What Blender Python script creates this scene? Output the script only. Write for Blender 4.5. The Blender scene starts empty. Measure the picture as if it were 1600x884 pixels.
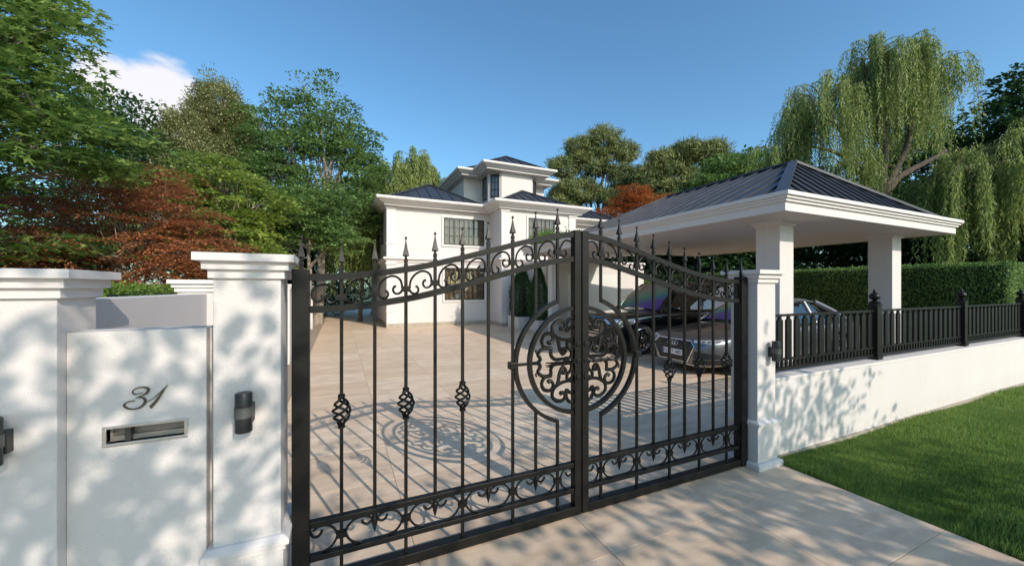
import bpy, bmesh, math, random
import numpy as np
from mathutils import Vector, Matrix
from mathutils.bvhtree import BVHTree

SC = bpy.context.scene
COL = SC.collection
rnd = random.Random(7)
R = math.radians

# ------------------------------------------------------------------ camera
cam_d = bpy.data.cameras.new('camera')
cam = bpy.data.objects.new('camera', cam_d)
COL.objects.link(cam)
cam.location = (0, 0, 1.7)
cam.rotation_euler = (R(90), 0, R(-24.49))
cam_d.sensor_width = 36
cam_d.lens = 13.32
cam_d.shift_y = 0.0044
cam_d.clip_start = 0.05
cam_d.clip_end = 3000
SC.camera = cam

# ------------------------------------------------------------------ light
SUN_EL = 30.1
SUN = Vector((.2997 * math.cos(R(SUN_EL)), -.954 * math.cos(R(SUN_EL)), math.sin(R(SUN_EL))))
sun_d = bpy.data.lights.new('sun', 'SUN')
sun_d.energy = 3.9
sun_d.angle = R(.42)
sun_d.color = (1.0, .895, .765)
sun = bpy.data.objects.new('sun', sun_d)
COL.objects.link(sun)
sun.rotation_euler = (-SUN).to_track_quat('-Z', 'Y').to_euler()

SC.view_settings.view_transform = 'Standard'
SC.view_settings.look = 'None'
SC.view_settings.gamma = 1
SC.view_settings.exposure = 0.08
SC.cycles.max_bounces = 6
SC.cycles.transparent_max_bounces = 12

world = bpy.data.worlds.new('World')
SC.world = world
world.use_nodes = True
nt = world.node_tree
nt.nodes.clear()
N = nt.nodes.new
L = nt.links.new
out = N('ShaderNodeOutputWorld')
bg = N('ShaderNodeBackground')
bg.inputs[1].default_value = .148
sky = N('ShaderNodeTexSky')
sky.sky_type = 'NISHITA'
sky.sun_disc = False
sky.sun_elevation = R(SUN_EL)
sky.sun_rotation = R(162.6)
sky.air_density = 1.0
sky.dust_density = 1.3
sky.ozone_density = 1.0
sky.altitude = 100
hs = N('ShaderNodeHueSaturation')
hs.inputs['Saturation'].default_value = 1.08
hs.inputs['Value'].default_value = 1.28
tn_ = N('ShaderNodeMix'); tn_.data_type = 'RGBA'; tn_.blend_type = 'MULTIPLY'; tn_.inputs[0].default_value = 1
tn_.inputs[7].default_value = (.765, .995, 1.07, 1)
L(sky.outputs[0], tn_.inputs[6])
L(tn_.outputs[2], hs.inputs['Color'])
tc = N('ShaderNodeTexCoord')
nrm = N('ShaderNodeVectorMath'); nrm.operation = 'NORMALIZE'
L(tc.outputs['Generated'], nrm.inputs[0])
noise = N('ShaderNodeTexNoise')
noise.inputs['Scale'].default_value = 7.5
noise.inputs['Detail'].default_value = 9
noise.inputs['Roughness'].default_value = .58
noise.inputs['Distortion'].default_value = .35
mapn = N('ShaderNodeMapping'); mapn.inputs['Scale'].default_value = (1, 1, 2.3)
L(nrm.outputs[0], mapn.inputs[0]); L(mapn.outputs[0], noise.inputs['Vector'])
prev = None
# each bank of cloud: direction, angular size, weight
for (dx, dy, dz, sx, w) in ((-.36, .868, .345, .12, .85), (-.29, .883, .335, .14, 1.0), (-.225, .914, .30, .14, .95),
                            (-.15, .945, .28, .11, .72), (.166, .919, .357, .03, .42), (.53, .63, .568, .08, .50), (.43, .63, .62, .07, .42),
                            (.909, .351, .215, .10, .8), (-.9, .2, .3, .3, .8), (.8, -.5, .25, .35, .8), (-.4, -.8, .35, .35, .8), (.98, -.1, .2, .2, .7)):
    v = Vector((dx, dy, dz)).normalized()
    dist = N('ShaderNodeVectorMath'); dist.operation = 'DISTANCE'
    L(nrm.outputs[0], dist.inputs[0]); dist.inputs[1].default_value = v
    mr = N('ShaderNodeMapRange'); mr.interpolation_type = 'SMOOTHSTEP'
    mr.inputs[1].default_value = 0; mr.inputs[2].default_value = sx; mr.inputs[3].default_value = w; mr.inputs[4].default_value = 0
    L(dist.outputs['Value'], mr.inputs[0])
    if prev is None:
        prev = mr.outputs[0]
    else:
        m = N('ShaderNodeMath'); m.operation = 'MAXIMUM'
        L(prev, m.inputs[0]); L(mr.outputs[0], m.inputs[1]); prev = m.outputs[0]
ad = N('ShaderNodeMath'); ad.operation = 'ADD'
L(prev, ad.inputs[0]); L(noise.outputs[0], ad.inputs[1])
cr = N('ShaderNodeMapRange'); cr.interpolation_type = 'SMOOTHSTEP'
cr.inputs[1].default_value = .93; cr.inputs[2].default_value = 1.22; cr.inputs[3].default_value = 0; cr.inputs[4].default_value = .9
L(ad.outputs[0], cr.inputs[0])
mixc = N('ShaderNodeMix'); mixc.data_type = 'RGBA'
mixc.inputs[7].default_value = (6.6, 6.3, 6.4, 1)
L(cr.outputs[0], mixc.inputs[0]); L(hs.outputs[0], mixc.inputs[6])
L(mixc.outputs[2], bg.inputs[0]); L(bg.outputs[0], out.inputs[0])

# ------------------------------------------------------------------ materials
def new_mat(name):
    m = bpy.data.materials.new(name)
    m.use_nodes = True
    return m, m.node_tree, m.node_tree.nodes['Principled BSDF']

def mat(name, col, rough=.6, metal=0, var=.0, vscale=3, bump=0, bscale=60, spec=.5, col2=None, stretch=None, coat=0):
    m, t, p = new_mat(name)
    p.inputs['Roughness'].default_value = rough
    p.inputs['Metallic'].default_value = metal
    p.inputs['Specular IOR Level'].default_value = spec
    p.inputs['Coat Weight'].default_value = coat
    p.inputs['Coat Roughness'].default_value = .03
    c = Vector(col)
    tcn = t.nodes.new('ShaderNodeTexCoord')
    geo = t.nodes.new('ShaderNodeNewGeometry')
    src = geo.outputs['Position']
    if stretch:
        mp = t.nodes.new('ShaderNodeMapping'); mp.inputs['Scale'].default_value = stretch
        t.links.new(src, mp.inputs[0]); src = mp.outputs[0]
    if var or col2:
        n = t.nodes.new('ShaderNodeTexNoise'); n.inputs['Scale'].default_value = vscale
        n.inputs['Detail'].default_value = 7; n.inputs['Roughness'].default_value = .62
        t.links.new(src, n.inputs['Vector'])
        mr = t.nodes.new('ShaderNodeMapRange'); mr.inputs[1].default_value = .32; mr.inputs[2].default_value = .68
        t.links.new(n.outputs[0], mr.inputs[0])
        mx = t.nodes.new('ShaderNodeMix'); mx.data_type = 'RGBA'
        a = c * (1 - var); b = Vector(col2) if col2 else c * (1 + var)
        mx.inputs[6].default_value = (a.x, a.y, a.z, 1); mx.inputs[7].default_value = (b.x, b.y, b.z, 1)
        t.links.new(mr.outputs[0], mx.inputs[0]); t.links.new(mx.outputs[2], p.inputs['Base Color'])
        mr2 = t.nodes.new('ShaderNodeMapRange'); mr2.inputs[3].default_value = max(.02, rough * .85); mr2.inputs[4].default_value = min(1, rough * 1.15)
        t.links.new(n.outputs[0], mr2.inputs[0]); t.links.new(mr2.outputs[0], p.inputs['Roughness'])
    else:
        p.inputs['Base Color'].default_value = (c.x, c.y, c.z, 1)
    if bump:
        n2 = t.nodes.new('ShaderNodeTexNoise'); n2.inputs['Scale'].default_value = bscale; n2.inputs['Detail'].default_value = 4
        t.links.new(geo.outputs['Position'], n2.inputs['Vector'])
        bp = t.nodes.new('ShaderNodeBump'); bp.inputs['Strength'].default_value = bump; bp.inputs['Distance'].default_value = .01
        t.links.new(n2.outputs[0], bp.inputs['Height']); t.links.new(bp.outputs[0], p.inputs['Normal'])
    return m

def leaf_mat(name, a, b, trans=.35, rough=.45, scale=.6):
    m, t, p = new_mat(name)
    geo = t.nodes.new('ShaderNodeNewGeometry')
    n = t.nodes.new('ShaderNodeTexNoise'); n.inputs['Scale'].default_value = scale; n.inputs['Detail'].default_value = 3
    t.links.new(geo.outputs['Position'], n.inputs['Vector'])
    ad = t.nodes.new('ShaderNodeMath'); ad.operation = 'MULTIPLY_ADD'
    ad.inputs[1].default_value = .55; ad.inputs[2].default_value = -.27
    t.links.new(geo.outputs['Random Per Island'], ad.inputs[0])
    ad2 = t.nodes.new('ShaderNodeMath'); ad2.operation = 'ADD'
    t.links.new(ad.outputs[0], ad2.inputs[0]); t.links.new(n.outputs[0], ad2.inputs[1])
    mr = t.nodes.new('ShaderNodeMapRange'); mr.inputs[1].default_value = .15; mr.inputs[2].default_value = .85
    t.links.new(ad2.outputs[0], mr.inputs[0])
    mx = t.nodes.new('ShaderNodeMix'); mx.data_type = 'RGBA'
    mx.inputs[6].default_value = (*a, 1); mx.inputs[7].default_value = (*b, 1)
    t.links.new(mr.outputs[0], mx.inputs[0])
    t.links.new(mx.outputs[2], p.inputs['Base Color'])
    p.inputs['Roughness'].default_value = rough
    p.inputs['Specular IOR Level'].default_value = .35
    tr = t.nodes.new('ShaderNodeBsdfTranslucent')
    hsn = t.nodes.new('ShaderNodeHueSaturation'); hsn.inputs['Value'].default_value = 1.5
    t.links.new(mx.outputs[2], hsn.inputs['Color']); t.links.new(hsn.outputs[0], tr.inputs[0])
    ms = t.nodes.new('ShaderNodeMixShader'); ms.inputs[0].default_value = trans
    t.links.new(p.outputs[0], ms.inputs[1]); t.links.new(tr.outputs[0], ms.inputs[2])
    t.links.new(ms.outputs[0], t.nodes['Material Output'].inputs[0])
    return m

def render_mat(name, col, rough, bump, bscale, dirt=.5):
    """painted render: fine trowel relief, faint vertical rain streaks, splash dirt near the ground"""
    m = mat(name, col, rough, bump=bump, bscale=bscale)
    t = m.node_tree; p = t.nodes['Principled BSDF']
    geo = t.nodes.new('ShaderNodeNewGeometry'); sx = t.nodes.new('ShaderNodeSeparateXYZ'); t.links.new(geo.outputs['Position'], sx.inputs[0])
    def noise_(scale, sc, det=6):
        mp = t.nodes.new('ShaderNodeMapping'); mp.inputs['Scale'].default_value = sc
        t.links.new(geo.outputs['Position'], mp.inputs[0])
        n = t.nodes.new('ShaderNodeTexNoise'); n.inputs['Scale'].default_value = scale; n.inputs['Detail'].default_value = det; n.inputs['Roughness'].default_value = .65
        t.links.new(mp.outputs[0], n.inputs['Vector']); return n.outputs[0]
    def mrange(v, a, b, c, d):
        r_ = t.nodes.new('ShaderNodeMapRange'); t.links.new(v, r_.inputs[0])
        for i, q in enumerate((a, b, c, d)): r_.inputs[i + 1].default_value = q
        return r_.outputs[0]
    def math_(op, a, b):
        q = t.nodes.new('ShaderNodeMath'); q.operation = op; q.use_clamp = True
        for i, v in enumerate((a, b)):
            if isinstance(v, (int, float)): q.inputs[i].default_value = v
            else: t.links.new(v, q.inputs[i])
        return q.outputs[0]
    streak = mrange(noise_(6, (1, 1, .07)), .54, .78, 0, .30 * dirt)
    cloudy = mrange(noise_(1.3, (1, 1, 1)), .35, .75, 0, .22 * dirt)
    low = mrange(sx.outputs['Z'], .0, .28, 1, 0)
    splash = math_('MULTIPLY', low, mrange(noise_(11, (1, 1, 1.6)), .35, .7, 0, .75 * dirt))
    f = math_('ADD', math_('ADD', streak, cloudy), splash)
    mx = t.nodes.new('ShaderNodeMix'); mx.data_type = 'RGBA'
    mx.inputs[6].default_value = (*col, 1); mx.inputs[7].default_value = (col[0] * .60, col[1] * .56, col[2] * .50, 1)
    t.links.new(f, mx.inputs[0]); t.links.new(mx.outputs[2], p.inputs['Base Color'])
    return m
WHITE = render_mat('white_render', (.625, .575, .555), .78, .3, 150)
TRIM = render_mat('white_trim', (.65, .60, .58), .62, .08, 90, .35)
IRON = mat('black_iron', (.0055, .0046, .004), .44, var=.35, vscale=14, bump=.10, bscale=55, spec=.30)
FENCE = mat('black_powder_coat', (.006, .0055, .0055), .40, var=.25, vscale=9, spec=.3)
ROOF = mat('dark_seam_metal', (.042, .044, .056), .42, metal=.25, var=.22, vscale=1.6, bump=.05, bscale=8)
SEAM = mat('seam_metal', (.055, .056, .068), .38, metal=.3, var=.2, vscale=2)
SLAB = mat('travertine_slab', (.60, .435, .31), .62, var=.16, vscale=3.2, col2=(.74, .565, .415), stretch=(.55, 1.9, 1), bump=.2, bscale=120)
SLAB2 = mat('travertine_slab_warm', (.61, .44, .305), .6, var=.14, vscale=2.4, col2=(.70, .53, .38), stretch=(.5, 2.1, 1), bump=.2, bscale=120)
SLAB3 = mat('travertine_slab_pale', (.65, .485, .355), .64, var=.15, vscale=3.9, col2=(.77, .61, .455), stretch=(.6, 1.7, 1), bump=.2, bscale=120)
JOINT = mat('joint_mortar', (.30, .235, .18), .9)
SOIL = mat('lawn_soil', (.04, .07, .016), .95, var=.4, vscale=8)
STONE = mat('stone_plinth', (.36, .31, .25), .8, var=.15, vscale=6, bump=.2)
BARK = mat('bark', (.11, .085, .065), .9, var=.35, vscale=9, bump=.9, bscale=25)
BARKP = mat('pale_bark', (.26, .21, .17), .85, var=.3, vscale=9, bump=.6, bscale=25)
STEEL = mat('brushed_steel', (.55, .53, .50), .32, metal=.9, var=.08, vscale=30)
BRONZE = mat('dark_bronze', (.10, .08, .065), .35, metal=.7)
LBLACK = mat('lamp_black', (.018, .018, .018), .4, spec=.5)
LBAND = mat('lamp_band', (.10, .10, .095), .45, metal=.3)
WFRAME = mat('window_frame', (.028, .022, .018), .45)
CURTAIN = mat('curtain', (.44, .37, .30), .9, var=.12, vscale=1.5)
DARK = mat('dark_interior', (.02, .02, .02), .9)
SOFFIT = mat('soffit_paint', (.70, .67, .64), .8, var=.02, vscale=1)

def glass_mat(name, tint, gloss=.12, film=0):
    m, t, p = new_mat(name)
    tr = t.nodes.new('ShaderNodeBsdfTransparent'); tr.inputs[0].default_value = (*tint, 1)
    gl = t.nodes.new('ShaderNodeBsdfGlossy'); gl.inputs['Roughness'].default_value = .02
    lw = t.nodes.new('ShaderNodeLayerWeight'); lw.inputs[0].default_value = .35
    mr = t.nodes.new('ShaderNodeMapRange'); mr.inputs[3].default_value = gloss; mr.inputs[4].default_value = .9
    ms = t.nodes.new('ShaderNodeMixShader')
    t.links.new(lw.outputs['Fresnel'], mr.inputs[0]); t.links.new(mr.outputs[0], ms.inputs[0])
    t.links.new(tr.outputs[0], ms.inputs[1]); t.links.new(gl.outputs[0], ms.inputs[2])
    t.links.new(ms.outputs[0], t.nodes['Material Output'].inputs[0])
    return m
PANE = glass_mat('window_glass', (.74, .71, .66), .03)

# ------------------------------------------------------------------ mesh builder
ORG = {}
def org(o):
    return ORG.get(o.name, Vector((0, 0, 0))) if o else Vector((0, 0, 0))

class MB:
    def __init__(s):
        s.v = []; s.f = []
    def add(s, vs, fs):
        b = len(s.v)
        s.v += [tuple(v) for v in vs]
        s.f += [tuple(i + b for i in f) for f in fs]
        return s
    def box(s, x0, x1, y0, y1, z0, z1):
        return s.add([(x0, y0, z0), (x1, y0, z0), (x1, y1, z0), (x0, y1, z0), (x0, y0, z1), (x1, y0, z1), (x1, y1, z1), (x0, y1, z1)],
                     [(0, 3, 2, 1), (4, 5, 6, 7), (0, 1, 5, 4), (1, 2, 6, 5), (2, 3, 7, 6), (3, 0, 4, 7)])
    def cbox(s, x0, x1, y0, y1, z0, z1, c=.004):
        # box with chamfered vertical and top edges
        pts = [(x0 + c, y0), (x1 - c, y0), (x1, y0 + c), (x1, y1 - c), (x1 - c, y1), (x0 + c, y1), (x0, y1 - c), (x0, y0 + c)]
        top = [(min(max(x, x0 + c), x1 - c), min(max(y, y0 + c), y1 - c)) for x, y in pts]
        v = [(x, y, z0) for x, y in pts] + [(x, y, z1 - c) for x, y in pts] + [(x, y, z1) for x, y in ((x0 + c, y0 + c), (x1 - c, y0 + c), (x1 - c, y1 - c), (x0 + c, y1 - c))]
        f = [tuple(range(7, -1, -1))]
        for i in range(8):
            j = (i + 1) % 8; f.append((i, j, 8 + j, 8 + i))
        f += [(8, 9, 17, 16), (9, 10, 17), (10, 11, 18, 17), (11, 12, 18), (12, 13, 19, 18), (13, 14, 19), (14, 15, 16, 19), (15, 8, 16), (16, 17, 18, 19)]
        return s.add(v, f)
    def beam(s, p, q, w, h, up=(0, 0, 1)):
        p, q = Vector(p), Vector(q)
        d = (q - p).normalized(); u = Vector(up)
        x = d.cross(u).normalized(); y = x.cross(d).normalized()
        vs = []
        for c in (p, q):
            for a, b in ((-1, -1), (1, -1), (1, 1), (-1, 1)):
                vs.append(c + x * a * w / 2 + y * b * h / 2)
        return s.add(vs, [(0, 1, 2, 3), (7, 6, 5, 4), (0, 4, 5, 1), (1, 5, 6, 2), (2, 6, 7, 3), (3, 7, 4, 0)])
    def tube(s, pts, r, n=6, cap=True, flat=1.0):
        pts = [Vector(p) for p in pts]
        rr = r if isinstance(r, (list, tuple)) else [r] * len(pts)
        t0 = (pts[1] - pts[0]).normalized()
        a = t0.orthogonal().normalized()
        b = len(s.v)
        for i, p in enumerate(pts):
            if i == 0: t = t0
            elif i == len(pts) - 1: t = (pts[-1] - pts[-2]).normalized()
            else:
                t = (pts[i + 1] - pts[i - 1])
                t = t.normalized() if t.length > 1e-9 else t0
            a = (a - t * a.dot(t)); a = a.normalized() if a.length > 1e-6 else t.orthogonal().normalized()
            c = t.cross(a)
            for k in range(n):
                w = 2 * math.pi * k / n
                o = a * math.cos(w) * rr[i] + c * math.sin(w) * rr[i]
                s.v.append(tuple(p + Vector((o.x, o.y * flat, o.z))))
        for i in range(len(pts) - 1):
            for k in range(n):
                k2 = (k + 1) % n
                s.f.append((b + i * n + k, b + i * n + k2, b + (i + 1) * n + k2, b + (i + 1) * n + k))
        if cap:
            s.f.append(tuple(b + k for k in range(n - 1, -1, -1)))
            e = b + (len(pts) - 1) * n
            s.f.append(tuple(e + k for k in range(n)))
        return s
    def ribbon(s, pts, w, dpt, yc):
        # flat bar bent in the xz plane: w thickness in plane, dpt depth along y
        pts = [Vector(p) for p in pts]
        b = len(s.v)
        for i, p in enumerate(pts):
            t = pts[min(i + 1, len(pts) - 1)] - pts[max(i - 1, 0)]
            nn = Vector((-t.z, 0, t.x)).normalized()
            for a, y in ((-1, -1), (1, -1), (1, 1), (-1, 1)):
                q = p + nn * a * w / 2
                s.v.append((q.x, yc + y * dpt / 2, q.z))
        for i in range(len(pts) - 1):
            for k in range(4):
                k2 = (k + 1) % 4
                s.f.append((b + i * 4 + k, b + (i + 1) * 4 + k, b + (i + 1) * 4 + k2, b + i * 4 + k2))
        e = b + (len(pts) - 1) * 4
        s.f.append((b, b + 1, b + 2, b + 3)); s.f.append((e + 3, e + 2, e + 1, e))
        return s
    def lathe(s, prof, c=(0, 0, 0), n=12, axis='z', sq=False, cap=True):
        b = len(s.v); m = len(prof)
        for k in range(n):
            w = 2 * math.pi * (k + (.5 if sq else 0)) / n
            for (r, h) in prof:
                x, y = r * math.cos(w), r * math.sin(w)
                if axis == 'z': s.v.append((c[0] + x, c[1] + y, c[2] + h))
                elif axis == 'y': s.v.append((c[0] + x, c[1] + h, c[2] + y))
                else: s.v.append((c[0] + h, c[1] + x, c[2] + y))
        for k in range(n):
            k2 = (k + 1) % n
            for i in range(m - 1):
                s.f.append((b + k * m + i, b + k2 * m + i, b + k2 * m + i + 1, b + k * m + i + 1))
        if cap:
            s.f.append(tuple(b + k * m for k in range(n - 1, -1, -1)))
            s.f.append(tuple(b + k * m + m - 1 for k in range(n)))
        return s
    def sweep(s, poly, prof, z, capb=True, capt=True):
        # closed moulding round a CCW plan polygon; prof = [(outward, height)]
        rings = [offset(poly, o) for o, h in prof]
        b = len(s.v); n = len(poly)
        for (o, h), rg in zip(prof, rings):
            s.v += [(x, y, z + h) for x, y in rg]
        for i in range(len(prof) - 1):
            for k in range(n):
                k2 = (k + 1) % n
                s.f.append((b + i * n + k, b + i * n + k2, b + (i + 1) * n + k2, b + (i + 1) * n + k))
        if capb: s.f.append(tuple(b + k for k in range(n - 1, -1, -1)))
        e = b + (len(prof) - 1) * n
        if capt: s.f.append(tuple(e + k for k in range(n)))
        return s
    def prism(s, poly, y0, y1):
        # polygon in xz, extruded along y
        n = len(poly); b = len(s.v)
        s.v += [(x, y0, z) for x, z in poly] + [(x, y1, z) for x, z in poly]
        s.f.append(tuple(b + k for k in range(n))); s.f.append(tuple(b + n + k for k in range(n - 1, -1, -1)))
        for k in range(n):
            k2 = (k + 1) % n
            s.f.append((b + k, b + n + k, b + n + k2, b + k2))
        return s
    def vprism(s, poly, z0, z1):
        n = len(poly); b = len(s.v)
        s.v += [(x, y, z0) for x, y in poly] + [(x, y, z1) for x, y in poly]
        s.f.append(tuple(b + k for k in range(n - 1, -1, -1))); s.f.append(tuple(b + n + k for k in range(n)))
        for k in range(n):
            k2 = (k + 1) % n
            s.f.append((b + k, b + k2, b + n + k2, b + n + k))
        return s
    def build(s, name, m, parent=None, at=None, smooth=False, bevel=0, fix=True):
        po = org(parent)
        at = Vector(at) if at is not None else po
        me = bpy.data.meshes.new(name)
        me.from_pydata([(x - at.x, y - at.y, z - at.z) for x, y, z in s.v], [], s.f)
        if fix:
            bm = bmesh.new(); bm.from_mesh(me)
            bmesh.ops.recalc_face_normals(bm, faces=bm.faces)
            bm.to_mesh(me); bm.free()
        o = bpy.data.objects.new(name, me)
        COL.objects.link(o)
        me.materials.append(m)
        if smooth:
            me.polygons.foreach_set('use_smooth', [True] * len(me.polygons))
            if smooth != 'all': me.set_sharp_from_angle(angle=R(38))
        o.location = at - po
        if parent: o.parent = parent
        if bevel:
            b = o.modifiers.new('bevel', 'BEVEL'); b.width = bevel; b.segments = 2; b.limit_method = 'ANGLE'; b.angle_limit = R(40)
        ORG[o.name] = at
        return o

def offset(poly, d):
    n = len(poly); res = []
    for i in range(n):
        p0 = Vector(poly[i - 1]); p1 = Vector(poly[i]); p2 = Vector(poly[(i + 1) % n])
        e1 = (p1 - p0).normalized(); e2 = (p2 - p1).normalized()
        n1 = Vector((e1.y, -e1.x)); n2 = Vector((e2.y, -e2.x))
        k = 1 + n1.dot(n2)
        q = p1 + (n1 + n2) * (d / max(k, .2))
        res.append((q.x, q.y))
    return res

def rect(x0, x1, y0, y1):
    return [(x0, y0), (x1, y0), (x1, y1), (x0, y1)]

def thing(name, label, cat, loc, group=None):
    o = bpy.data.objects.new(name, None); COL.objects.link(o)
    o.location = loc; o.empty_display_size = .1
    ORG[o.name] = Vector(loc)
    return tag(o, label, cat, group)

def tag(o, label, cat, group=None):
    o['label'] = label; o['category'] = cat
    if group: o['group'] = group
    return o

def struct(o, kind='structure', label=None):
    o['kind'] = kind
    if label: o['label'] = label
    return o

def dup(o, parent, at):
    c = o.copy(); COL.objects.link(c)
    c.parent = parent
    at = Vector(at)
    c.location = at - org(parent)
    ORG[c.name] = at
    return c

def catmull(pts, k=6):
    pts = [Vector(p) for p in pts]
    P = [pts[0] * 2 - pts[1]] + pts + [pts[-1] * 2 - pts[-2]]
    res = []
    for i in range(1, len(P) - 2):
        for j in range(k):
            t = j / k
            res.append(.5 * ((2 * P[i]) + (-P[i - 1] + P[i + 1]) * t + (2 * P[i - 1] - 5 * P[i] + 4 * P[i + 1] - P[i + 2]) * t * t + (-P[i - 1] + 3 * P[i] - 3 * P[i + 1] + P[i + 2]) * t ** 3))
    res.append(pts[-1])
    return res
# ================================================================== GROUND
g = MB()
S_ = 900
g.add([(-S_, -S_, -.03), (S_, -S_, -.03), (S_, S_, -.03), (-S_, S_, -.03)], [(0, 1, 2, 3)])
ground = struct(g.build('ground', SOIL))
ROADM = mat('asphalt', (.30, .27, .24), .85, var=.15, vscale=5, bump=.3, bscale=90)
struct(MB().box(-60, 60, -17.5, -10.1, -.11, -.015).build('road', ROADM))  # out of view; added pale and warm to bounce light onto shaded walls
struct(MB().box(-60, 60, -10.1, -7.05, -.03, .06).build('pavement', mat('pavement_stone', (.62, .51, .42), .8, var=.15, vscale=4)))  # unseen paving, lightened to send warm fill light at the shaded faces
struct(MB().box(-60, -1.62, -7.0, 2.2, -.03, -.004).build('pavement', bpy.data.materials['pavement_stone']))

# driveway of large slabs, each one a piece with recessed joints
dw = MB().box(-1.6, 3.872, -7, 2.36, -.028, -.012).box(-1.6, 13.2, 2.36, 30, -.028, -.012)
driveway = struct(dw.build('driveway', JOINT))
PX, PY = 1.14, .78
X0, Y0 = .45 - 3 * PX, 1.94 - 11 * PY
protos = []
def slab_proto(m):
    mb = MB().cbox(-PX / 2 + .0015, PX / 2 - .0015, -PY / 2 + .0015, PY / 2 - .0015, -.03, 0, .0015)
    return mb.build('paving_slab', m, driveway, at=(0, 0, 0))
far = MB()
cells = []
for i in range(0, 15):
    for j in range(0, 49):
        cx = X0 + (i + .5) * PX; cy = Y0 + (j + .5) * PY
        xl, xr = cx - PX / 2, cx + PX / 2
        if cx > 3.87 and cy + PY / 2 < 2.45: continue          # lawn outside the wall
        y0_ = 2.50 if (cx > 3.87 and cy - PY / 2 < 2.4) else None
        if cx < -1.2 and cy > 2.6: continue
        if cx > 13.2: continue
        depth = .4145 * cx + .91 * cy
        r = (.91 * cx - .4145 * cy) / depth if depth > .3 else 99
        vis = depth > 1.6 and abs(r) < 1.5
        if y0_: far.cbox(cx - PX / 2 + .003, cx + PX / 2 - .003, y0_, cy + PY / 2 - .003, -.03, 0, .0015); continue
        cells.append((depth if vis else 99 + depth * depth, cx, cy))
cells.sort()
mats3 = [SLAB, SLAB2, SLAB3]
pm = [slab_proto(m) for m in mats3]
for k, (d_, cx, cy) in enumerate(cells):
    if k < 3: pm[k].location = (cx, cy, 0); continue
    if k < 290:
        o = pm[rnd.randrange(3)].copy(); COL.objects.link(o); o.location = (cx, cy, rnd.uniform(-.0008, .0008)); o.parent = driveway
    else:
        far.cbox(cx - PX / 2 + .003, cx + PX / 2 - .003, cy - PY / 2 + .003, cy + PY / 2 - .003, -.03, 0, .0015)
fo = far.build('paving_slab', SLAB, driveway); fo['kind'] = 'stuff'

# ================================================================== WALLS AND PILLARS
def moulded_pillar(name, label, x0, x1, y0, y1, top, plinth=True, group='white moulded gate pillars'):
    cx, cy = (x0 + x1) / 2, (y0 + y1) / 2
    t = thing(name, label, 'pillar', (cx, cy, 0), group)
    rc = rect(x0, x1, y0, y1)
    MB().vprism(rc, .03 if not plinth else .41, top - .118).build('shaft', WHITE, t, bevel=.003)
    MB().sweep(rc, [(.0, 0), (.018, 0), (.018, .042), (.038, .042), (.038, .082), (.066, .082), (.066, .12), (.0, .121)], top - .12).build('cap', TRIM, t, bevel=.0022)
    if plinth:
        rp = offset(rc, .012)
        MB().vprism(rp, .05, .405).build('pedestal', WHITE, t, bevel=.003)
        MB().sweep(rc, [(.0, 0), (.022, 0), (.022, .03), (.04, .03), (.04, .055), (.014, .075), (.0, .076)], .375).build('band', TRIM, t, bevel=.002)
        MB().sweep(rc, [(.0, 0), (.048, 0), (.048, .045), (.03, .06), (.0, .061)], .0).build('skirting', TRIM, t, bevel=.002)
    return t

moulded_pillar('gate_pillar', 'white square pillar left of the gate, between the letterbox wall and the gate post', -.552, -.272, 2.25, 2.53, 1.864)
moulded_pillar('gate_pillar', 'white square pillar on the right of the gate where the low street wall starts', 3.562, 3.83, 2.275, 2.54, 1.864)
moulded_pillar('wall_pillar', 'white capped pillar at the left edge, left of the letterbox wall', -1.345, -1.07, 2.22, 2.5, 1.775, group=None)

# letterbox wall
t = thing('letterbox_wall', 'low white wall panel with house number 31 and a steel letter slot', 'wall', (-.81, 2.36, 0))
mbw = MB()
xa, xb, ya, yb, zt = -1.068, -.585, 2.278, 2.42, 1.505
sx0, sx1, sz0, sz1 = -.940, -.668, 1.006, 1.070
# front built round the slot opening
mbw.box(xa, sx0, ya, yb, 0, zt); mbw.box(sx1, xb, ya, yb, 0, zt); mbw.box(sx0, sx1, ya, yb, 0, sz0); mbw.box(sx0, sx1, ya, yb, sz1, zt)
mbw.build('panel', WHITE, t)
MB().box(xb, -.553, 2.34, 2.41, 0, zt - .004).build('recess', WHITE, t)
fr = MB()
for (a, b, c, d) in ((sx0 - .014, sx1 + .014, sz1, sz1 + .013), (sx0 - .014, sx1 + .014, sz0 - .013, sz0), (sx0 - .014, sx0, sz0, sz1), (sx1, sx1 + .014, sz0, sz1)):
    fr.box(a, b, ya - .008, ya + .03, c, d)
slot = fr.build('letter_slot', STEEL, t, bevel=.002)
MB().box(sx0, sx1, ya + .05, ya + .056, sz0, sz1).build('flap', mat('slot_back', (.22, .20, .18), .4, metal=.5), slot)
MB().box(sx0 + .055, sx0 + .075, ya + .012, ya + .05, sz0, sz1).build('divider', mat('slot_divider', (.05, .045, .04), .5), slot)
MB().box(sx0 + .002, sx1, ya + .034, ya + .042, sz0, sz0 + .02).build('lip', mat('slot_lip', (.35, .32, .28), .4, metal=.5), slot)

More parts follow.
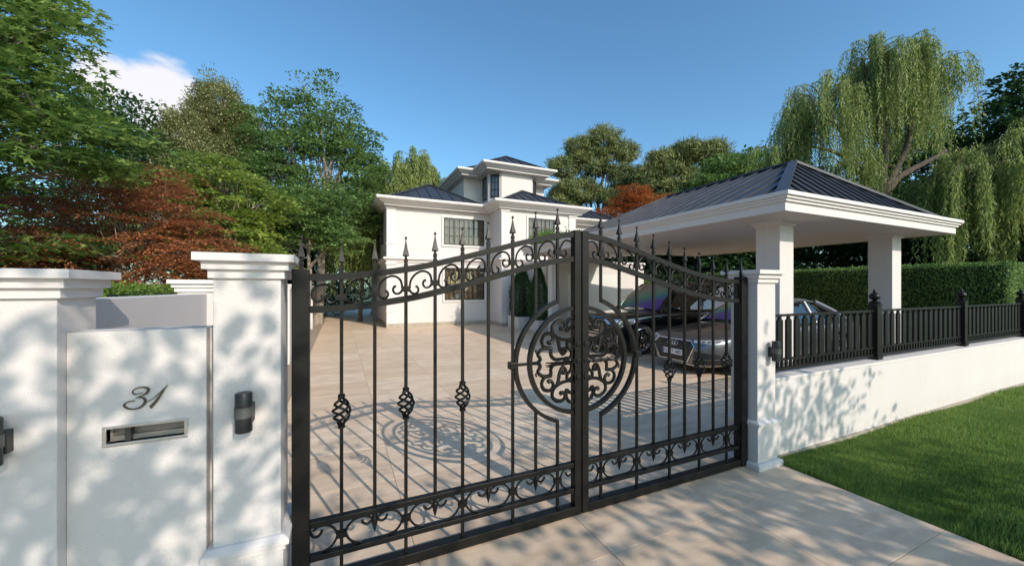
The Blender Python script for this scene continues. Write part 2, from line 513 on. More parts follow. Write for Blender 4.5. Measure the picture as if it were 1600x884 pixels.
def calli(pts):
    # pts: (crop x, crop y, width) -> polygon strip on the panel front
    P = catmull([(a, b, c) for a, b, c in pts], 6)
    L_, R_ = [], []
    for i, p in enumerate(P):
        q = P[min(i + 1, len(P) - 1)] - P[max(i - 1, 0)]
        n = Vector((-q.y, q.x)).normalized() if q.xy.length > 0 else Vector((0, 1))
        w = max(p.z, 2.5) / 2
        for lst, sg in ((L_, 1), (R_, -1)):
            X = p.x + n.x * sg * w; Y = p.y + n.y * sg * w
            wx = -.884 + (X - 255) * .000378
            wz = 1.7 - (590 + Y / 5.926 - 449) / 592 * (.4145 * wx + .91 * 2.278)
            lst.append((wx, wz))
    m = MB(); n = len(L_)
    for yy in (ya - .007, ya):
        m.v += [(x, yy, z) for x, z in L_] + [(x, yy, z) for x, z in R_]
    for i in range(n - 1):
        m.f.append((i, i + 1, n + i + 1, n + i)); m.f.append((2 * n + i, 3 * n + i, 3 * n + i + 1, 2 * n + i + 1))
        m.f.append((i, 2 * n + i, 2 * n + i + 1, i + 1)); m.f.append((n + i, n + i + 1, 3 * n + i + 1, 3 * n + i))
    m.f.append((0, n, 3 * n, 2 * n)); m.f.append((n - 1, 3 * n - 1, 4 * n - 1, 2 * n - 1))
    return m
three = calli([(432, 134, 3), (400, 142, 5), (362, 150, 8), (338, 136, 9), (346, 112, 8), (385, 90, 8), (430, 84, 10), (470, 92, 18), (484, 112, 24), (462, 142, 18), (415, 165, 8), (368, 184, 5), (400, 178, 6), (440, 186, 16), (454, 212, 24), (440, 244, 22), (402, 272, 14), (345, 286, 11), (295, 280, 14), (264, 258, 17), (270, 236, 12), (306, 217, 7), (360, 210, 4)])
three.build('numeral_three', BRONZE, t)
one = calli([(470, 216, 3), (525, 190, 5), (590, 135, 7), (658, 70, 4)]); one2 = calli([(662, 66, 3), (615, 130, 14), (562, 205, 24), (502, 271, 30)])
one.add(one2.v, one2.f)
one.build('numeral_one', BRONZE, t)

# side boundary wall running back along the left of the drive
t = thing('boundary_wall', 'white boundary wall with capped piers running back along the left of the driveway', 'wall', (-1.25, 3, 0))
MB().box(-1.32, -1.14, 2.51, 4.46, 0, 1.64).build('low_panel', WHITE, t, bevel=.003)
yy = 4.46
piers = []
while yy < 28:
    rc = rect(-1.36, -1.08 if yy < 5 else -1.0, yy, yy + .30)
    MB().vprism(rc, 0, 1.66).build('pier', WHITE, t)
    MB().sweep(rc, [(.0, 0), (.018, 0), (.018, .04), (.035, .04), (.035, .075), (.06, .075), (.06, .112), (.0, .113)], 1.66).build('pier_cap', TRIM, t)
    nx = yy + 2.6
    MB().box(-1.30, -1.12, yy + .30, nx, 0, 1.62).build('panel', WHITE, t)
    MB().box(-1.34, -1.06, yy + .30, nx, 1.62, 1.70).build('coping', TRIM, t)
    MB().box(-1.12, -1.07, yy + .30, nx, 0, .30).build('base_course', WHITE, t)
    yy = nx

# street wall on the right
t = thing('street_wall', 'low smooth white wall along the lawn on the right under the black railing', 'wall', (8.5, 2.45, 0))
MB().box(3.832, 16.4, 2.35, 2.58, -.1, .765).build('wall_body', WHITE, t)
MB().box(3.832, 16.42, 2.343, 2.587, .765, .795).build('coping', TRIM, t, bevel=.004)
MB().box(3.88, 16.4, 2.325, 2.349, -.1, .022).build('footing', STONE, t)

# ================================================================== RAILING
fence = thing('railing', 'black metal railing of vertical flat slats on top of the low white wall', 'railing', (8.8, 2.46, .795))
FY = 2.46
posts = [6.16, 8.79, 11.40, 14.02]
ends = [3.835, *posts, 16.3]
slat = None; sbar = None
pitch = .1535
for a, b in zip(ends[:-1], ends[1:]):
    la, lb = a + (.055 if a != ends[0] else 0), b - .055
    for z0, z1 in ((1.395, 1.418), (.935, .952), (.828, .862)):
        MB().box(la, lb, FY - .02, FY + .02, z0, z1).build('rail', FENCE, fence)
    n = int(round((lb - la) / pitch))
    st = (lb - la) / n
    for i in range(n):
        x = la + (i + .5) * st
        if slat is None:
            w = .043
            slat = MB().prism([(-w, 0), (w, 0), (w, .40), (.017, .418), (.017, .443), (-.017, .443), (-.017, .418), (-w, .40)], -.011, .011).build('slat', FENCE, fence, at=(0, 0, 0))
            slat.location = Vector((x, FY, .952)) - org(fence)
        else: dup(slat, fence, (x, FY, .952))
        for dx in (-.038, .0385):
            if sbar is None:
                sbar = MB().box(-.017, .017, -.009, .009, 0, .073).build('spacer', FENCE, fence, at=(0, 0, 0))
                sbar.location = Vector((x + dx, FY, .862)) - org(fence)
            else: dup(sbar, fence, (x + dx, FY, .862))
for x in posts:
    p = MB().box(x - .052, x + .052, FY - .052, FY + .052, .79, 1.47).build('post', FENCE, fence, at=(x, FY, .79), bevel=.004)
    MB().sweep(rect(x - .052, x + .052, FY - .052, FY + .052), [(0, 0), (.008, 0), (.008, .05), (0, .052)], .80).build('collar', FENCE, p)
    MB().lathe([(.072, 0), (.072, .018), (.055, .03), (.06, .045), (.03, .06), (.02, .07), (.045, .085), (.058, .108), (.055, .13), (.035, .155), (.014, .168), (.02, .178), (.018, .19), (.006, .205), (.001, .215)], (x, FY, 1.47), 14).build('finial', FENCE, p, smooth=True)
    for sg in (-1, 1):
        MB().tube([(x + sg * .05, FY, 1.45), (x + sg * .09, FY, 1.462), (x + sg * .13, FY + .01, 1.447), (x + sg * .18, FY + .015, 1.452)], [.006, .007, .005, .001], 5).build('scroll', FENCE, p)

# ================================================================== GATE
GY = 2.39; GC = 1.65; GH = 1.80
TAB = [(0, 0), (.1, .02), (.3, .165), (.45, .345), (.59, .54), (.7, .70), (.79, .82), (.888, .932), (1, 1)]
def arch(x, lo, hi):
    t_ = max(0, min(1, 1 - abs(x - GC) / GH))
    for (a, fa), (b, fb) in zip(TAB[:-1], TAB[1:]):
        if t_ <= b:
            i = TAB.index((a, fa))
            m0 = (fb - TAB[max(i - 1, 0)][1]) / (b - TAB[max(i - 1, 0)][0]) if i > 0 else 0
            j = min(i + 2, len(TAB) - 1)
            m1 = (TAB[j][1] - fa) / (TAB[j][0] - a) if i + 2 < len(TAB) else .55
            h = b - a; s = (t_ - a) / h
            f = (2 * s ** 3 - 3 * s ** 2 + 1) * fa + (s ** 3 - 2 * s ** 2 + s) * h * m0 + (-2 * s ** 3 + 3 * s ** 2) * fb + (s ** 3 - s ** 2) * h * m1
            return lo + (hi - lo) * f
    return hi
TOP = lambda x: arch(x, 1.757, 2.10)
LOW = lambda x: arch(x, 1.577, 1.917)
MID = lambda x: TOP(x) * .34 + LOW(x) * .66

finial_p = basket_p = collar_p = spear_p = None
def put(proto, builder, parent, at):
    if proto is None:
        return builder(parent, at)
    return dup(proto, parent, at)

def mk_finial(parent, at):
    m = MB()
    m.lathe([(.0155, 0), (.0155, .018), (.010, .020), (.010, .024), (.0155, .026), (.0155, .044), (.009, .05), (.009, .062), (.0245, .066), (.0245, .070), (.012, .115), (.004, .158), (.003, .164), (.008, .170), (.0095, .176), (.007, .183), (.001, .187)], (at[0], at[1], at[2]), 4, sq=True)
    return m.build('finial', IRON, parent, at=at, bevel=0)
def mk_basket(parent, at):
    m = MB(); x, y, z = at
    for k in range(4):
        pts = []
        for i in range(17):
            s = i / 16; w = 2 * math.pi * (k / 4 + s * .95)
            rr = .007 + .040 * math.sin(math.pi * s) ** .8
            pts.append((x + rr * math.cos(w), y + rr * math.sin(w), z - .078 + .156 * s))
        m.tube(pts, .0075, 6)
    for zz in (-.098, .078):
        m.lathe([(.015, 0), (.0205, .003), (.0205, .017), (.015, .020)], (x, y, z + zz), 8, sq=True)
    return m.build('basket', IRON, parent, at=at, smooth=True)
def mk_collar(parent, at):
    x, y, z = at
    m = MB()
    m.box(x - .028, x + .028, y - .017, y + .017, z - .014, z - .002).box(x - .028, x + .028, y - .017, y + .017, z + .002, z + .014)
    m.box(x - .024, x + .024, y - .014, y + .014, z - .018, z + .018)
    return m.build('clamp', IRON, parent, at=at)
def mk_spear(parent, at):
    x, y, z = at      # hangs below the upper bottom rail
    m = MB()
    m.lathe([(.013, 0), (.016, -.02), (.011, -.024), (.017, -.03), (.018, -.05), (.012, -.08), (.001, -.118)], at, 6)
    return m.build('spear', IRON, parent, at=at, smooth=True)

EX, EZ = .535, .472   # outer ring half axes
IX, IZ = .425, .392   # inner ring
CZ = 1.160
def spiral(cx, cz, r0, r1, a0, turns, n=16):
    return [(cx + (r0 + (r1 - r0) * i / n) * math.cos(a0 + turns * 2 * math.pi * i / n), GY, cz + (r0 + (r1 - r0) * i / n) * math.sin(a0 + turns * 2 * math.pi * i / n)) for i in range(n + 1)]

def gate_leaf(sg, label):
    t = thing('gate_leaf', label, 'gate', (GC + sg * (GH + .04), GY, 0), 'two leaves of the black wrought iron driveway gate')
    X = lambda d: GC + sg * d
    def bx(name, d0, d1, y0, y1, z0, z1, bev=.003):
        a, b = sorted((X(d0), X(d1)))
        return MB().box(a, b, y0, y1, z0, z1).build(name, IRON, t, bevel=bev)
    bx('hinge_stile', GH, GH + .085, GY - .042, GY + .042, .012, 1.80)
    bx('lock_stile', .005, .062, GY - .03, GY + .03, .012, 2.125)
    bx('bottom_rail', .062, GH, GY - .034, GY + .034, .014, .078)
    bx('lower_rail', .062, GH, GY - .021, GY + .021, .176, .208)
    bx('middle_rail', .062, GH, GY - .021, GY + .021, .364, .398)
    for nm, fn in (('arched_top_rail', TOP), ('arched_lower_rail', LOW)):
        pts = [(X(d), 0, fn(X(d))) for d in np.linspace(.060, GH + .002, 44)]
        MB().ribbon(pts, .038, .042, GY).build(nm, IRON, t, smooth=True)
    offs = [.195 + .1805 * k for k in range(9)]
    global finial_p, basket_p, collar_p, spear_p
    for k, d in enumerate(offs):
        x = X(d); even = k % 2 == 0
        zb = .078 if even else .398
        hw = .0095
        def bar(z0, z1):
            return MB().box(x - hw, x + hw, GY - hw, GY + hw, z0, z1).build('picket', IRON, t, bevel=.0015)
        def ringz(rx, rz, s_):
            u = 1 - (d / rx) ** 2
            return CZ + s_ * rz * math.sqrt(u) if u > 0 else None
        zt_ = LOW(x) - .018
        if k in (0, 1):
            bar(zb, ringz(EX, EZ, -1) + .005); bar(ringz(EX, EZ, 1) - .005, zt_)
        elif even and k in (4, 6, 8):
            zc_ = .99 if sg < 0 else 1.0
            bar(zb, zc_ - .09); bar(zc_ + .09, zt_)
            o = put(basket_p, mk_basket, t, (x, GY, zc_)); basket_p = basket_p or o
        else:
            bar(zb, zt_)
        bar(LOW(x) + .018, TOP(x) - .018)
        fz = TOP(x) + .017
        o = put(finial_p, mk_finial, t, (x, GY, fz)); finial_p = finial_p or o
        o = put(collar_p, mk_collar, t, (x, GY, MID(x))); collar_p = collar_p or o
        # lower hooks either side of the clamp
        for s2 in (-1, 1):
            xx = x + s2 * .020; zz = MID(x) - .006
            P_ = catmull([(xx, GY, zz), (xx + s2 * .018, GY, zz - .020), (xx + s2 * .042, GY, zz - .022), (xx + s2 * .056, GY, zz - .003), (xx + s2 * .050, GY, zz + .018), (xx + s2 * .038, GY, zz + .022)], 4)
            MB().tube(P_, [.0074] * (len(P_) - 3) + [.008, .0085, .007], 6).build('hook', IRON, t, smooth=True)
        if even:
            o = put(collar_p, mk_collar, t, (x, GY, .287))
        else:
            o = put(spear_p, mk_spear, t, (x, GY, .364)); spear_p = spear_p or o
            for s2 in (-1, 1):
                P_ = catmull([(x + s2 * .012, GY, .338), (x + s2 * .022, GY, .318), (x + s2 * .042, GY, .308), (x + s2 * .062, GY, .318), (x + s2 * .072, GY, .338)], 4)
                MB().tube(P_, [.008] * (len(P_) - 2) + [.0085, .006], 6).build('small_scroll', IRON, t, smooth=True)
    # arches between clamps
    xs = [X(d) for d in [.062] + offs + [GH]]
    for i in range(len(xs) - 1):
        a, b = xs[i], xs[i + 1]
        za, zb = MID(a), MID(b)
        h = TOP((a + b) / 2) - .03
        f = abs(b - a)
        s3 = 1 if b > a else -1
        if i == 0:
            P_ = [(a, GY, za + .055), (a + s3 * .03, GY, h - .012), (a + s3 * .075, GY, h - .014), (b - s3 * .022, GY, zb + .03), (b - s3 * .022, GY, zb)]
        elif i == len(xs) - 2:
            P_ = [(a + s3 * .022, GY, za), (a + s3 * .03, GY, za + .04), (a + s3 * .085, GY, za + .072), (b - s3 * .022, GY, za + .055), (b - s3 * .010, GY, za + .01), (b - s3 * .03, GY, za - .022), (b - s3 * .062, GY, za - .012), (b - s3 * .058, GY, za + .014)]
        else:
            P_ = []
            for q in np.linspace(math.pi, 0, 7):
                u = (1 + math.cos(q)) / 2
                base_ = za * (1 - u) + zb * u
                P_.append((a + s3 * (.021 + (f - .042) * u), GY, base_ + .004 + (h - .002 - (za + zb) / 2) * math.sin(q) ** .9))
        P_ = catmull(P_, 5)
        MB().tube(P_, .0068, 6).build('arch_scroll', IRON, t, smooth=True)
    # C scrolls in the bottom band: from each long bar towards the spear beside it
    long_ = [X(offs[k]) for k in (0, 2, 4, 6, 8)]
    odd = [X(offs[k]) for k in (1, 3, 5, 7)]
    for x in long_:
        for s2 in (-1, 1):
            w = .165
            if x == long_[0] and s2 == -sg: w = .12
            if x == long_[-1] and s2 == sg: w = .15
            xx = x + s2 * .021
            P_ = catmull([(xx + s2 * w * .52, GY, .211), (xx + s2 * w * .22, GY, .228), (xx + s2 * .004, GY, .272), (xx + s2 * .006, GY, .308), (xx + s2 * w * .26, GY, .348), (xx + s2 * w * .58, GY, .358), (xx + s2 * w * .84, GY, .340)], 5)
            MB().tube(P_, .0072, 6).build('band_scroll', IRON, t, smooth=True)
    for dd in (.062, GH):   # curl at each end of the band
        s2 = sg if dd < 1 else -sg
        xx = X(dd)
        P_ = catmull([(xx, GY, .35), (xx + s2 * .006, GY, .325), (xx + s2 * .02, GY, .306), (xx + s2 * .042, GY, .304), (xx + s2 * .058, GY, .322), (xx + s2 * .060, GY, .334)], 4)
        MB().tube(P_, .008, 6).build('small_scroll', IRON, t, smooth=True)
    # outer arc from first picket round to first picket
    a0 = math.acos(.195 / EX)
    P_ = [(X(EX * math.cos(a)), 0, CZ + EZ * math.sin(a)) for a in np.linspace(a0, -a0, 40)]
    MB().ribbon(P_, .026, .034, GY).build('outer_arc', IRON, t, smooth=True)
    # half of the inner ring
    a0 = math.acos(.062 / IX)
    P_ = [(X(IX * math.cos(a)), 0, CZ + IZ * math.sin(a)) for a in np.linspace(a0, -a0, 44)]
    MB().ribbon(P_, .028, .034, GY).build('medallion_ring', IRON, t, smooth=True)
    a, b = sorted((X(IX + .01), X(.556 + .02)))
    MB().box(a, b, GY - .009, GY + .009, CZ - .009, CZ + .009).build('tie_bar', IRON, t)
    MB().box(X(.556) - .03, X(.556) + .03, GY - .026, GY + .026, CZ - .024, CZ + .024).build('tie_clamp', IRON, t, bevel=.004)
    # medallion tracery
    def tr(pts, r=.0138, name='tracery'):
        P_ = catmull([(X(-(x_ - 515) / 300 * IX), GY, CZ + (465 - y_) / 330 * IZ * 1.0) for x_, y_ in pts], 4)
        n_ = len(P_)
        MB().tube(P_, [r] * (n_ - 3) + [r * 1.15, r * 1.3, r * .9], 6).build(name, IRON, t, smooth=True)
    for fl in (1, -1):
        Fy = lambda pts: [(x_, 465 + (y_ - 465) * fl) for x_, y_ in pts]
        tr(Fy([(478, 264), (452, 262), (432, 282), (430, 240), (448, 206), (478, 200)]))
        tr(Fy([(480, 330), (435, 336), (390, 326), (352, 296), (346, 252), (372, 222), (408, 220), (424, 244), (410, 268), (390, 262)]))
        tr(Fy([(410, 452), (362, 452), (338, 424), (336, 388), (300, 372), (284, 338), (298, 300), (336, 292), (352, 322), (336, 350), (318, 342)]))
        tr(Fy([(374, 318), (384, 352), (390, 390), (408, 424), (428, 404), (416, 388), (402, 398)]))
        tr(Fy([(478, 334), (440, 346), (436, 376), (458, 402), (462, 436), (440, 458), (416, 460)]))
        tr(Fy([(226, 465), (262, 462), (276, 440), (262, 414), (284, 386), (322, 378), (344, 386)]))
        tr(Fy([(478, 376), (494 - 8, 366), (470, 358), (452, 350)]), .009)
        tr(Fy([(262, 414), (250, 398), (256, 384)]), .006)
        tr(Fy([(400, 478), (430, 486), (470, 480)]), .006)
    # latch rod with leafed end
    m = MB()
    for j in range(5):
        w = 2 * math.pi * j / 5
        m.tube([(X(.062), GY - .028 + .008 * math.cos(w), CZ - .012 + .008 * math.sin(w)), (X(.16), GY - .03 + .010 * math.cos(w + .8), CZ - .012 + .011 * math.sin(w + .8)), (X(.24), GY - .03 + .009 * math.cos(w + 1.6), CZ - .012 + .010 * math.sin(w + 1.6)), (X(.305), GY - .03 + .017 * math.cos(w + 2), CZ - .012 + .017 * math.sin(w + 2))], [.005, .006, .006, .004], 5)
    for dd in (.10, .17, .235):
        m.lathe([(.012, -.008), (.019, 0), (.012, .008)], (X(dd), GY - .03, CZ - .012), 8, axis='x')
    m.build('latch_rod', IRON, t, smooth=True)
    for zz in (CZ, CZ + .12, CZ - .125):
        mm = MB()
        for j in range(6):
            w = math.pi * j / 3
            mm.lathe([(.001, -.010), (.007, -.006), (.008, 0), (.001, .004)], (X(.034) + .012 * math.cos(w), GY - .034, zz + .012 * math.sin(w)), 6, axis='y')
        mm.lathe([(.001, -.016), (.009, -.008), (.009, .002), (.001, .004)], (X(.034), GY - .034, zz), 8, axis='y')
        mm.build('rosette', IRON, t, smooth=True)
    # taller spear over the hinge stile
    o = dup(finial_p, t, (X(GH + .042), GY, 1.80)); o.name = 'finial'
    return t
gate_leaf(-1, 'left leaf of the black scrolled iron gate, the one hung beside the letterbox wall')
gate_leaf(1, 'right leaf of the black scrolled iron gate, in front of the parked cars')

# ================================================================== WALL LAMPS
def lamp(x, y, label):
    t = thing('wall_lamp', label, 'wall lamp', (x, y, 1.10), 'black up and down cylinder wall lamps')
    r = .036
    MB().box(x - .032, x + .030, y - .040, y - .001, 1.045, 1.135).build('mounting_box', LBLACK, t, bevel=.003)
    MB().lathe([(r - .004, 0), (r, .003), (r, .072)], (x - .006, y - .062, 1.008), 24).build('lower_cylinder', LBLACK, t, smooth=True)
    MB().lathe([(r + .003, 0), (r + .003, .05)], (x - .006, y - .062, 1.080), 24).build('band', LBAND, t, smooth=True)
    MB().lathe([(r, 0), (r, .062), (r - .003, .066), (r - .012, .066)], (x - .006, y - .062, 1.130), 24).build('upper_cylinder', LBLACK, t, smooth=True)
lamp(-.412, 2.25, 'black cylinder lamp on the pillar between the letterbox wall and the gate')
lamp(-1.222, 2.22, 'black cylinder lamp cut by the left edge of the picture, left of the letterbox')
lamp(3.745, 2.275, 'black cylinder lamp on the pillar at the right end of the gate')
# ================================================================== ROOFS
def hip_roof(parent, x0, x1, y0, y1, z0, ra, rb, rz, pitch=.42, inset=0, name='roof'):
    # ra, rb = ridge ends (x, y); thick metal skin with raised seams and hip caps
    A, B, C_, D = (x0, y0, z0), (x1, y0, z0), (x1, y1, z0), (x0, y1, z0)
    p, q = (ra[0], ra[1], rz), (rb[0], rb[1], rz)
    along_y = abs(ra[1] - rb[1]) >= abs(ra[0] - rb[0])
    if along_y: faces = [[A, B, p], [B, C_, q, p], [C_, D, q], [D, A, p, q]]
    else: faces = [[A, B, q, p], [B, C_, q], [C_, D, p, q], [D, A, p]]
    m = MB()
    for f in faces:
        f2 = [v for i, v in enumerate(f) if (Vector(v) - Vector(f[i - 1])).length > 1e-4]
        m.add(f2, [tuple(range(len(f2)))])
    m.add([A, B, C_, D], [(3, 2, 1, 0)])
    rf = m.build(name, ROOF, parent)
    for f in faces:
        V = [Vector(v) for v in f]
        e0, e1 = V[0], V[1]
        ed = (e1 - e0); L_ = ed.length; ed.normalize()
        nrm_ = None
        c = sum(V, Vector()) / len(V)
        nrm_ = (V[1] - V[0]).cross(V[2] - V[0]).normalized()
        if nrm_.z < 0: nrm_ = -nrm_
        up = nrm_.cross(ed).normalized()
        if up.z < 0: up = -up
        # polygon in (s, t) coordinates
        P2 = [((v - e0).dot(ed), (v - e0).dot(up)) for v in V]
        k = int(L_ / pitch); off = (L_ - k * pitch) / 2
        for i in range(k + 1):
            s_ = off + i * pitch
            tm = 0
            for a, b in zip(P2[1:], P2[2:] + P2[:1]):
                if abs(b[0] - a[0]) > 1e-6 and min(a[0], b[0]) <= s_ <= max(a[0], b[0]):
                    tm = max(tm, a[1] + (b[1] - a[1]) * (s_ - a[0]) / (b[0] - a[0]))
            if tm < .12: continue
            a_ = e0 + ed * s_ + nrm_ * .012; b_ = a_ + up * (tm - .02)
            MB().beam(a_, b_, .022, .045, nrm_).build('seam', SEAM, rf, fix=False)
    for a, b in ((A, p), (B, p if along_y else q), (C_, q), (D, q if along_y else p), (p, q)):
        if (Vector(a) - Vector(b)).length < .2: continue
        MB().beam(Vector(a) + Vector((0, 0, .02)), Vector(b) + Vector((0, 0, .02)), .17, .05).build('hip_cap', ROOF, rf, fix=False)
    return rf

# ================================================================== CARPORT
cp = thing('carport', 'open white carport with dark seamed metal hip roof sheltering the two cars', 'carport', (9.6, 7, 0))
FAS = [(-.09, 0), (-.09, .145), (-.055, .145), (-.055, .19), (-.025, .19), (-.025, .235), (.01, .235), (.01, .30), (-.02, .302)]
rc = rect(6.36, 12.93, 3.59, 10.75)
MB().sweep(rc, FAS, 2.925).build('roof_slab', TRIM, cp, bevel=.004)
hip_roof(cp, 6.60, 12.70, 3.83, 10.5, 3.228, (9.62, 5.32), (9.62, 9.0), 4.60, pitch=.36)
for cx_, cy_ in ((7.37, 4.30), (11.56, 4.30)):
    c = MB().box(cx_, cx_ + .42, cy_, cy_ + .44, 0, 2.86).build('column', WHITE, cp, at=(cx_ + .21, cy_ + .22, 0), bevel=.004)
    MB().sweep(rect(cx_, cx_ + .42, cy_, cy_ + .44), [(0, 0), (.03, 0), (.03, .035), (.06, .045), (.06, .075), (0, .076)], 2.852).build('capital', TRIM, c)
    MB().sweep(rect(cx_, cx_ + .42, cy_, cy_ + .44), [(0, 0), (.02, 0), (.02, .12), (0, .122)], 0).build('base', TRIM, c)

# porch canopy linking the carport to the house
pc = thing('porch_canopy', 'flat white canopy over the house entrance carrying a clipped shrub, on one square column', 'canopy', (8.4, 12, 0))
MB().sweep(rect(6.36, 10.4, 10.762, 13.2), FAS[:-1] + [(-.2, .301)], 2.925).build('roof_slab', TRIM, pc, bevel=.004)
MB().box(7.12, 7.40, 12.1, 12.38, 0, 2.925).build('column', WHITE, pc)
MB().box(7.75, 7.98, 11.55, 11.8, 0, 2.925).build('column', WHITE, pc)

# garage / outbuilding behind the carport
gb = thing('garage', 'plain white garage wall behind the black parked car, under the carport eaves', 'garage', (10, 14, 0))
MB().box(7.6, 12.6, 13.35, 17, 0, 2.62).build('wall', WHITE, gb)
MB().sweep(rect(7.6, 12.6, 13.35, 17), [(0, 0), (.05, 0), (.05, .06), (.12, .1), (.12, .2), (0, .21)], 2.615).build('cornice', TRIM, gb)
MB().box(12.25, 12.66, 13.27, 13.349, 0, 2.61).build('pilaster', TRIM, gb)
MB().box(8.05, 8.07, 13.338, 13.36, .4, 2.5).build('downpipe', WFRAME, gb)
MB().box(8.6, 11.4, 13.335, 13.36, .02, 2.25).build('door', mat('garage_door_paint', (.66, .65, .63), .5), gb)

# ================================================================== HOUSE
hs_ = thing('house', 'white two storey house with moulded cornices, black gridded windows and a small third floor tower', 'house', (6, 17, 0))
body = MB()
LW = [(1.83, 16.7), (6.43, 16.7), (6.43, 15.2), (10.2, 15.2), (10.2, 17.6), (15.2, 17.6), (15.2, 25.5), (1.83, 25.5)]
MB().vprism(LW, 0, 5.2).build('wall', WHITE, hs_)
EAVE = [(-.34, 0), (-.34, .05), (-.24, .09), (-.13, .17), (-.05, .21), (-.02, .21), (0, .25), (0, .32), (-.05, .322)]
EV = [(1.35, 16.1), (5.92, 16.1), (5.92, 14.67), (10.85, 14.67), (10.85, 17.0), (15.9, 17.0), (15.9, 26.1), (1.35, 26.1)]
MB().sweep(EV, EAVE, 5.13).build('cornice', TRIM, hs_)
BELT = [(0, 0), (.05, 0), (.05, .05), (.1, .09), (.17, .13), (.17, .2), (0, .23)]
MB().sweep(LW, BELT, 2.78, capb=False, capt=False).build('belt_course', TRIM, hs_)
MB().sweep(LW, [(0, 0), (.035, 0), (.035, .16), (0, .165)], 0, capb=False, capt=False).build('plinth', STONE, hs_)
for k, (px0, px1, py) in enumerate(((1.80, 2.17, 16.7), (6.40, 6.76, 15.2), (9.87, 10.23, 15.2), (10.24, 10.5, 17.6), (14.9, 15.23, 17.6))):
    for z0, z1 in ((.165, 2.78), (3.01, 5.14)):
        MB().box(px0, px1, py - .05, py + .3, z0, z1).build('pilaster', TRIM, hs_, bevel=.005)
        MB().sweep(rect(px0, px1, py - .05, py + .3), [(0, 0), (.03, 0), (.03, .03), (.05, .05), (.05, .09), (0, .1)], z1 - .13).build('capital', TRIM, hs_)
        MB().sweep(rect(px0, px1, py - .05, py + .3), [(0, 0), (.025, 0), (.025, .04), (0, .045)], z0 + .52).build('moulding', TRIM, hs_)

pane_cache = {}
def window(parent, x0, x1, yf, z0, z1, cols, rows, heavy=(), depth=.05, label=None, surround=True):
    # window facing -y at y = yf: dark frame, muntins, separate panes, curtain behind
    cx = (x0 + x1) / 2
    f = MB(); b = .05
    for a, b2, c, d in ((x0, x1, z0, z0 + b), (x0, x1, z1 - b, z1), (x0, x0 + b, z0 + b, z1 - b), (x1 - b, x1, z0 + b, z1 - b)):
        f.box(a, b2, yf - .02, yf + .055, c, d)
    w = f.build('window', WFRAME, parent, at=(cx, yf, z0))
    if surround:
        s = MB(); e = .09
        for a, b2, c, d in ((x0 - e, x1 + e, z1, z1 + e), (x0 - e, x1 + e, z0 - e, z0), (x0 - e, x0, z0, z1), (x1, x1 + e, z0, z1)):
            s.box(a, b2, yf - .045, yf + .01, c, d)
        s.build('surround', TRIM, w, bevel=.004)
    pw = (x1 - x0 - 2 * b) / cols; ph = (z1 - z0 - 2 * b) / rows
    for i in range(1, cols):
        t_ = .035 if i in heavy else .014
        MB().box(x0 + b + i * pw - t_, x0 + b + i * pw + t_, yf - .012, yf + .035, z0 + b, z1 - b).build('muntin', WFRAME, w)
    for j in range(1, rows):
        MB().box(x0 + b, x1 - b, yf - .010, yf + .033, z0 + b + j * ph - .013, z0 + b + j * ph + .013).build('glazing_bar', WFRAME, w)
    proto = None
    for i in range(cols):
        for j in range(rows):
            px, pz = x0 + b + (i + .5) * pw, z0 + b + (j + .5) * ph
            if proto is None:
                proto = MB().box(-pw / 2, pw / 2, -.002, .002, -ph / 2, ph / 2).build('pane', PANE, w, at=(0, 0, 0))
                proto.location = Vector((px, yf + .012, pz)) - org(w)
            else:
                o = dup(proto, w, (px, yf + .012, pz))
                o.rotation_euler = (rnd.uniform(-.006, .006), 0, rnd.uniform(-.006, .006))
    # gathered curtain
    n = int((x1 - x0) / .045)
    m = MB(); vs = []
    for i in range(n + 1):
        x = x0 + .02 + (x1 - x0 - .04) * i / n
        y = yf + .12 + .022 * math.sin(i * 1.35) + .008 * math.sin(i * .53)
        vs += [(x, y, z0), (x, y, z1)]
    m.add(vs, [(2 * i, 2 * i + 2, 2 * i + 3, 2 * i + 1) for i in range(n)])
    m.build('curtain', CURTAIN, w, smooth='all', fix=False)
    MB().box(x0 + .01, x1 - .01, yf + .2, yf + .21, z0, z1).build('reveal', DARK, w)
    return w

# openings are cut into the solid wall mass before glazing
def cut(o, boxes):
    bm = MB()
    for b in boxes: bm.box(*b)
    c = bm.build('cutter', WHITE)
    md = o.modifiers.new('cut', 'BOOLEAN'); md.operation = 'DIFFERENCE'; md.object = c; md.solver = 'EXACT'
    c.location = c.location
    bpy.context.view_layer.update()
    dg = bpy.context.evaluated_depsgraph_get()
    me = bpy.data.meshes.new_from_object(o.evaluated_get(dg))
    o.modifiers.clear(); o.data = me
    bpy.data.objects.remove(c)
wall = next(c for c in hs_.children if c.name.startswith('wall'))
WINS = [(4.24, 6.17, 16.7, 3.62, 4.83, 8, 3, (2, 6)), (4.28, 6.18, 16.7, 1.13, 2.59, 8, 4, (2, 6)), (7.72, 9.1, 15.2, 3.62, 4.83, 6, 3, (2, 4)),
        (7.25, 8.35, 15.2, .42, 2.62, 5, 6, (1, 4))]
boxes = [(a, b, y - .2, y + .3, c, d) for a, b, y, c, d, *_ in WINS]
boxes += [(1.6, 2.1, 18.2, 18.9, 3.7, 4.9), (1.6, 2.1, 20.4, 21.1, 3.3, 4.9)]
cut(wall, boxes)
for a, b, y, c, d, cols, rows, hv in WINS:
    window(hs_, a, b, y, c, d, cols, rows, hv)
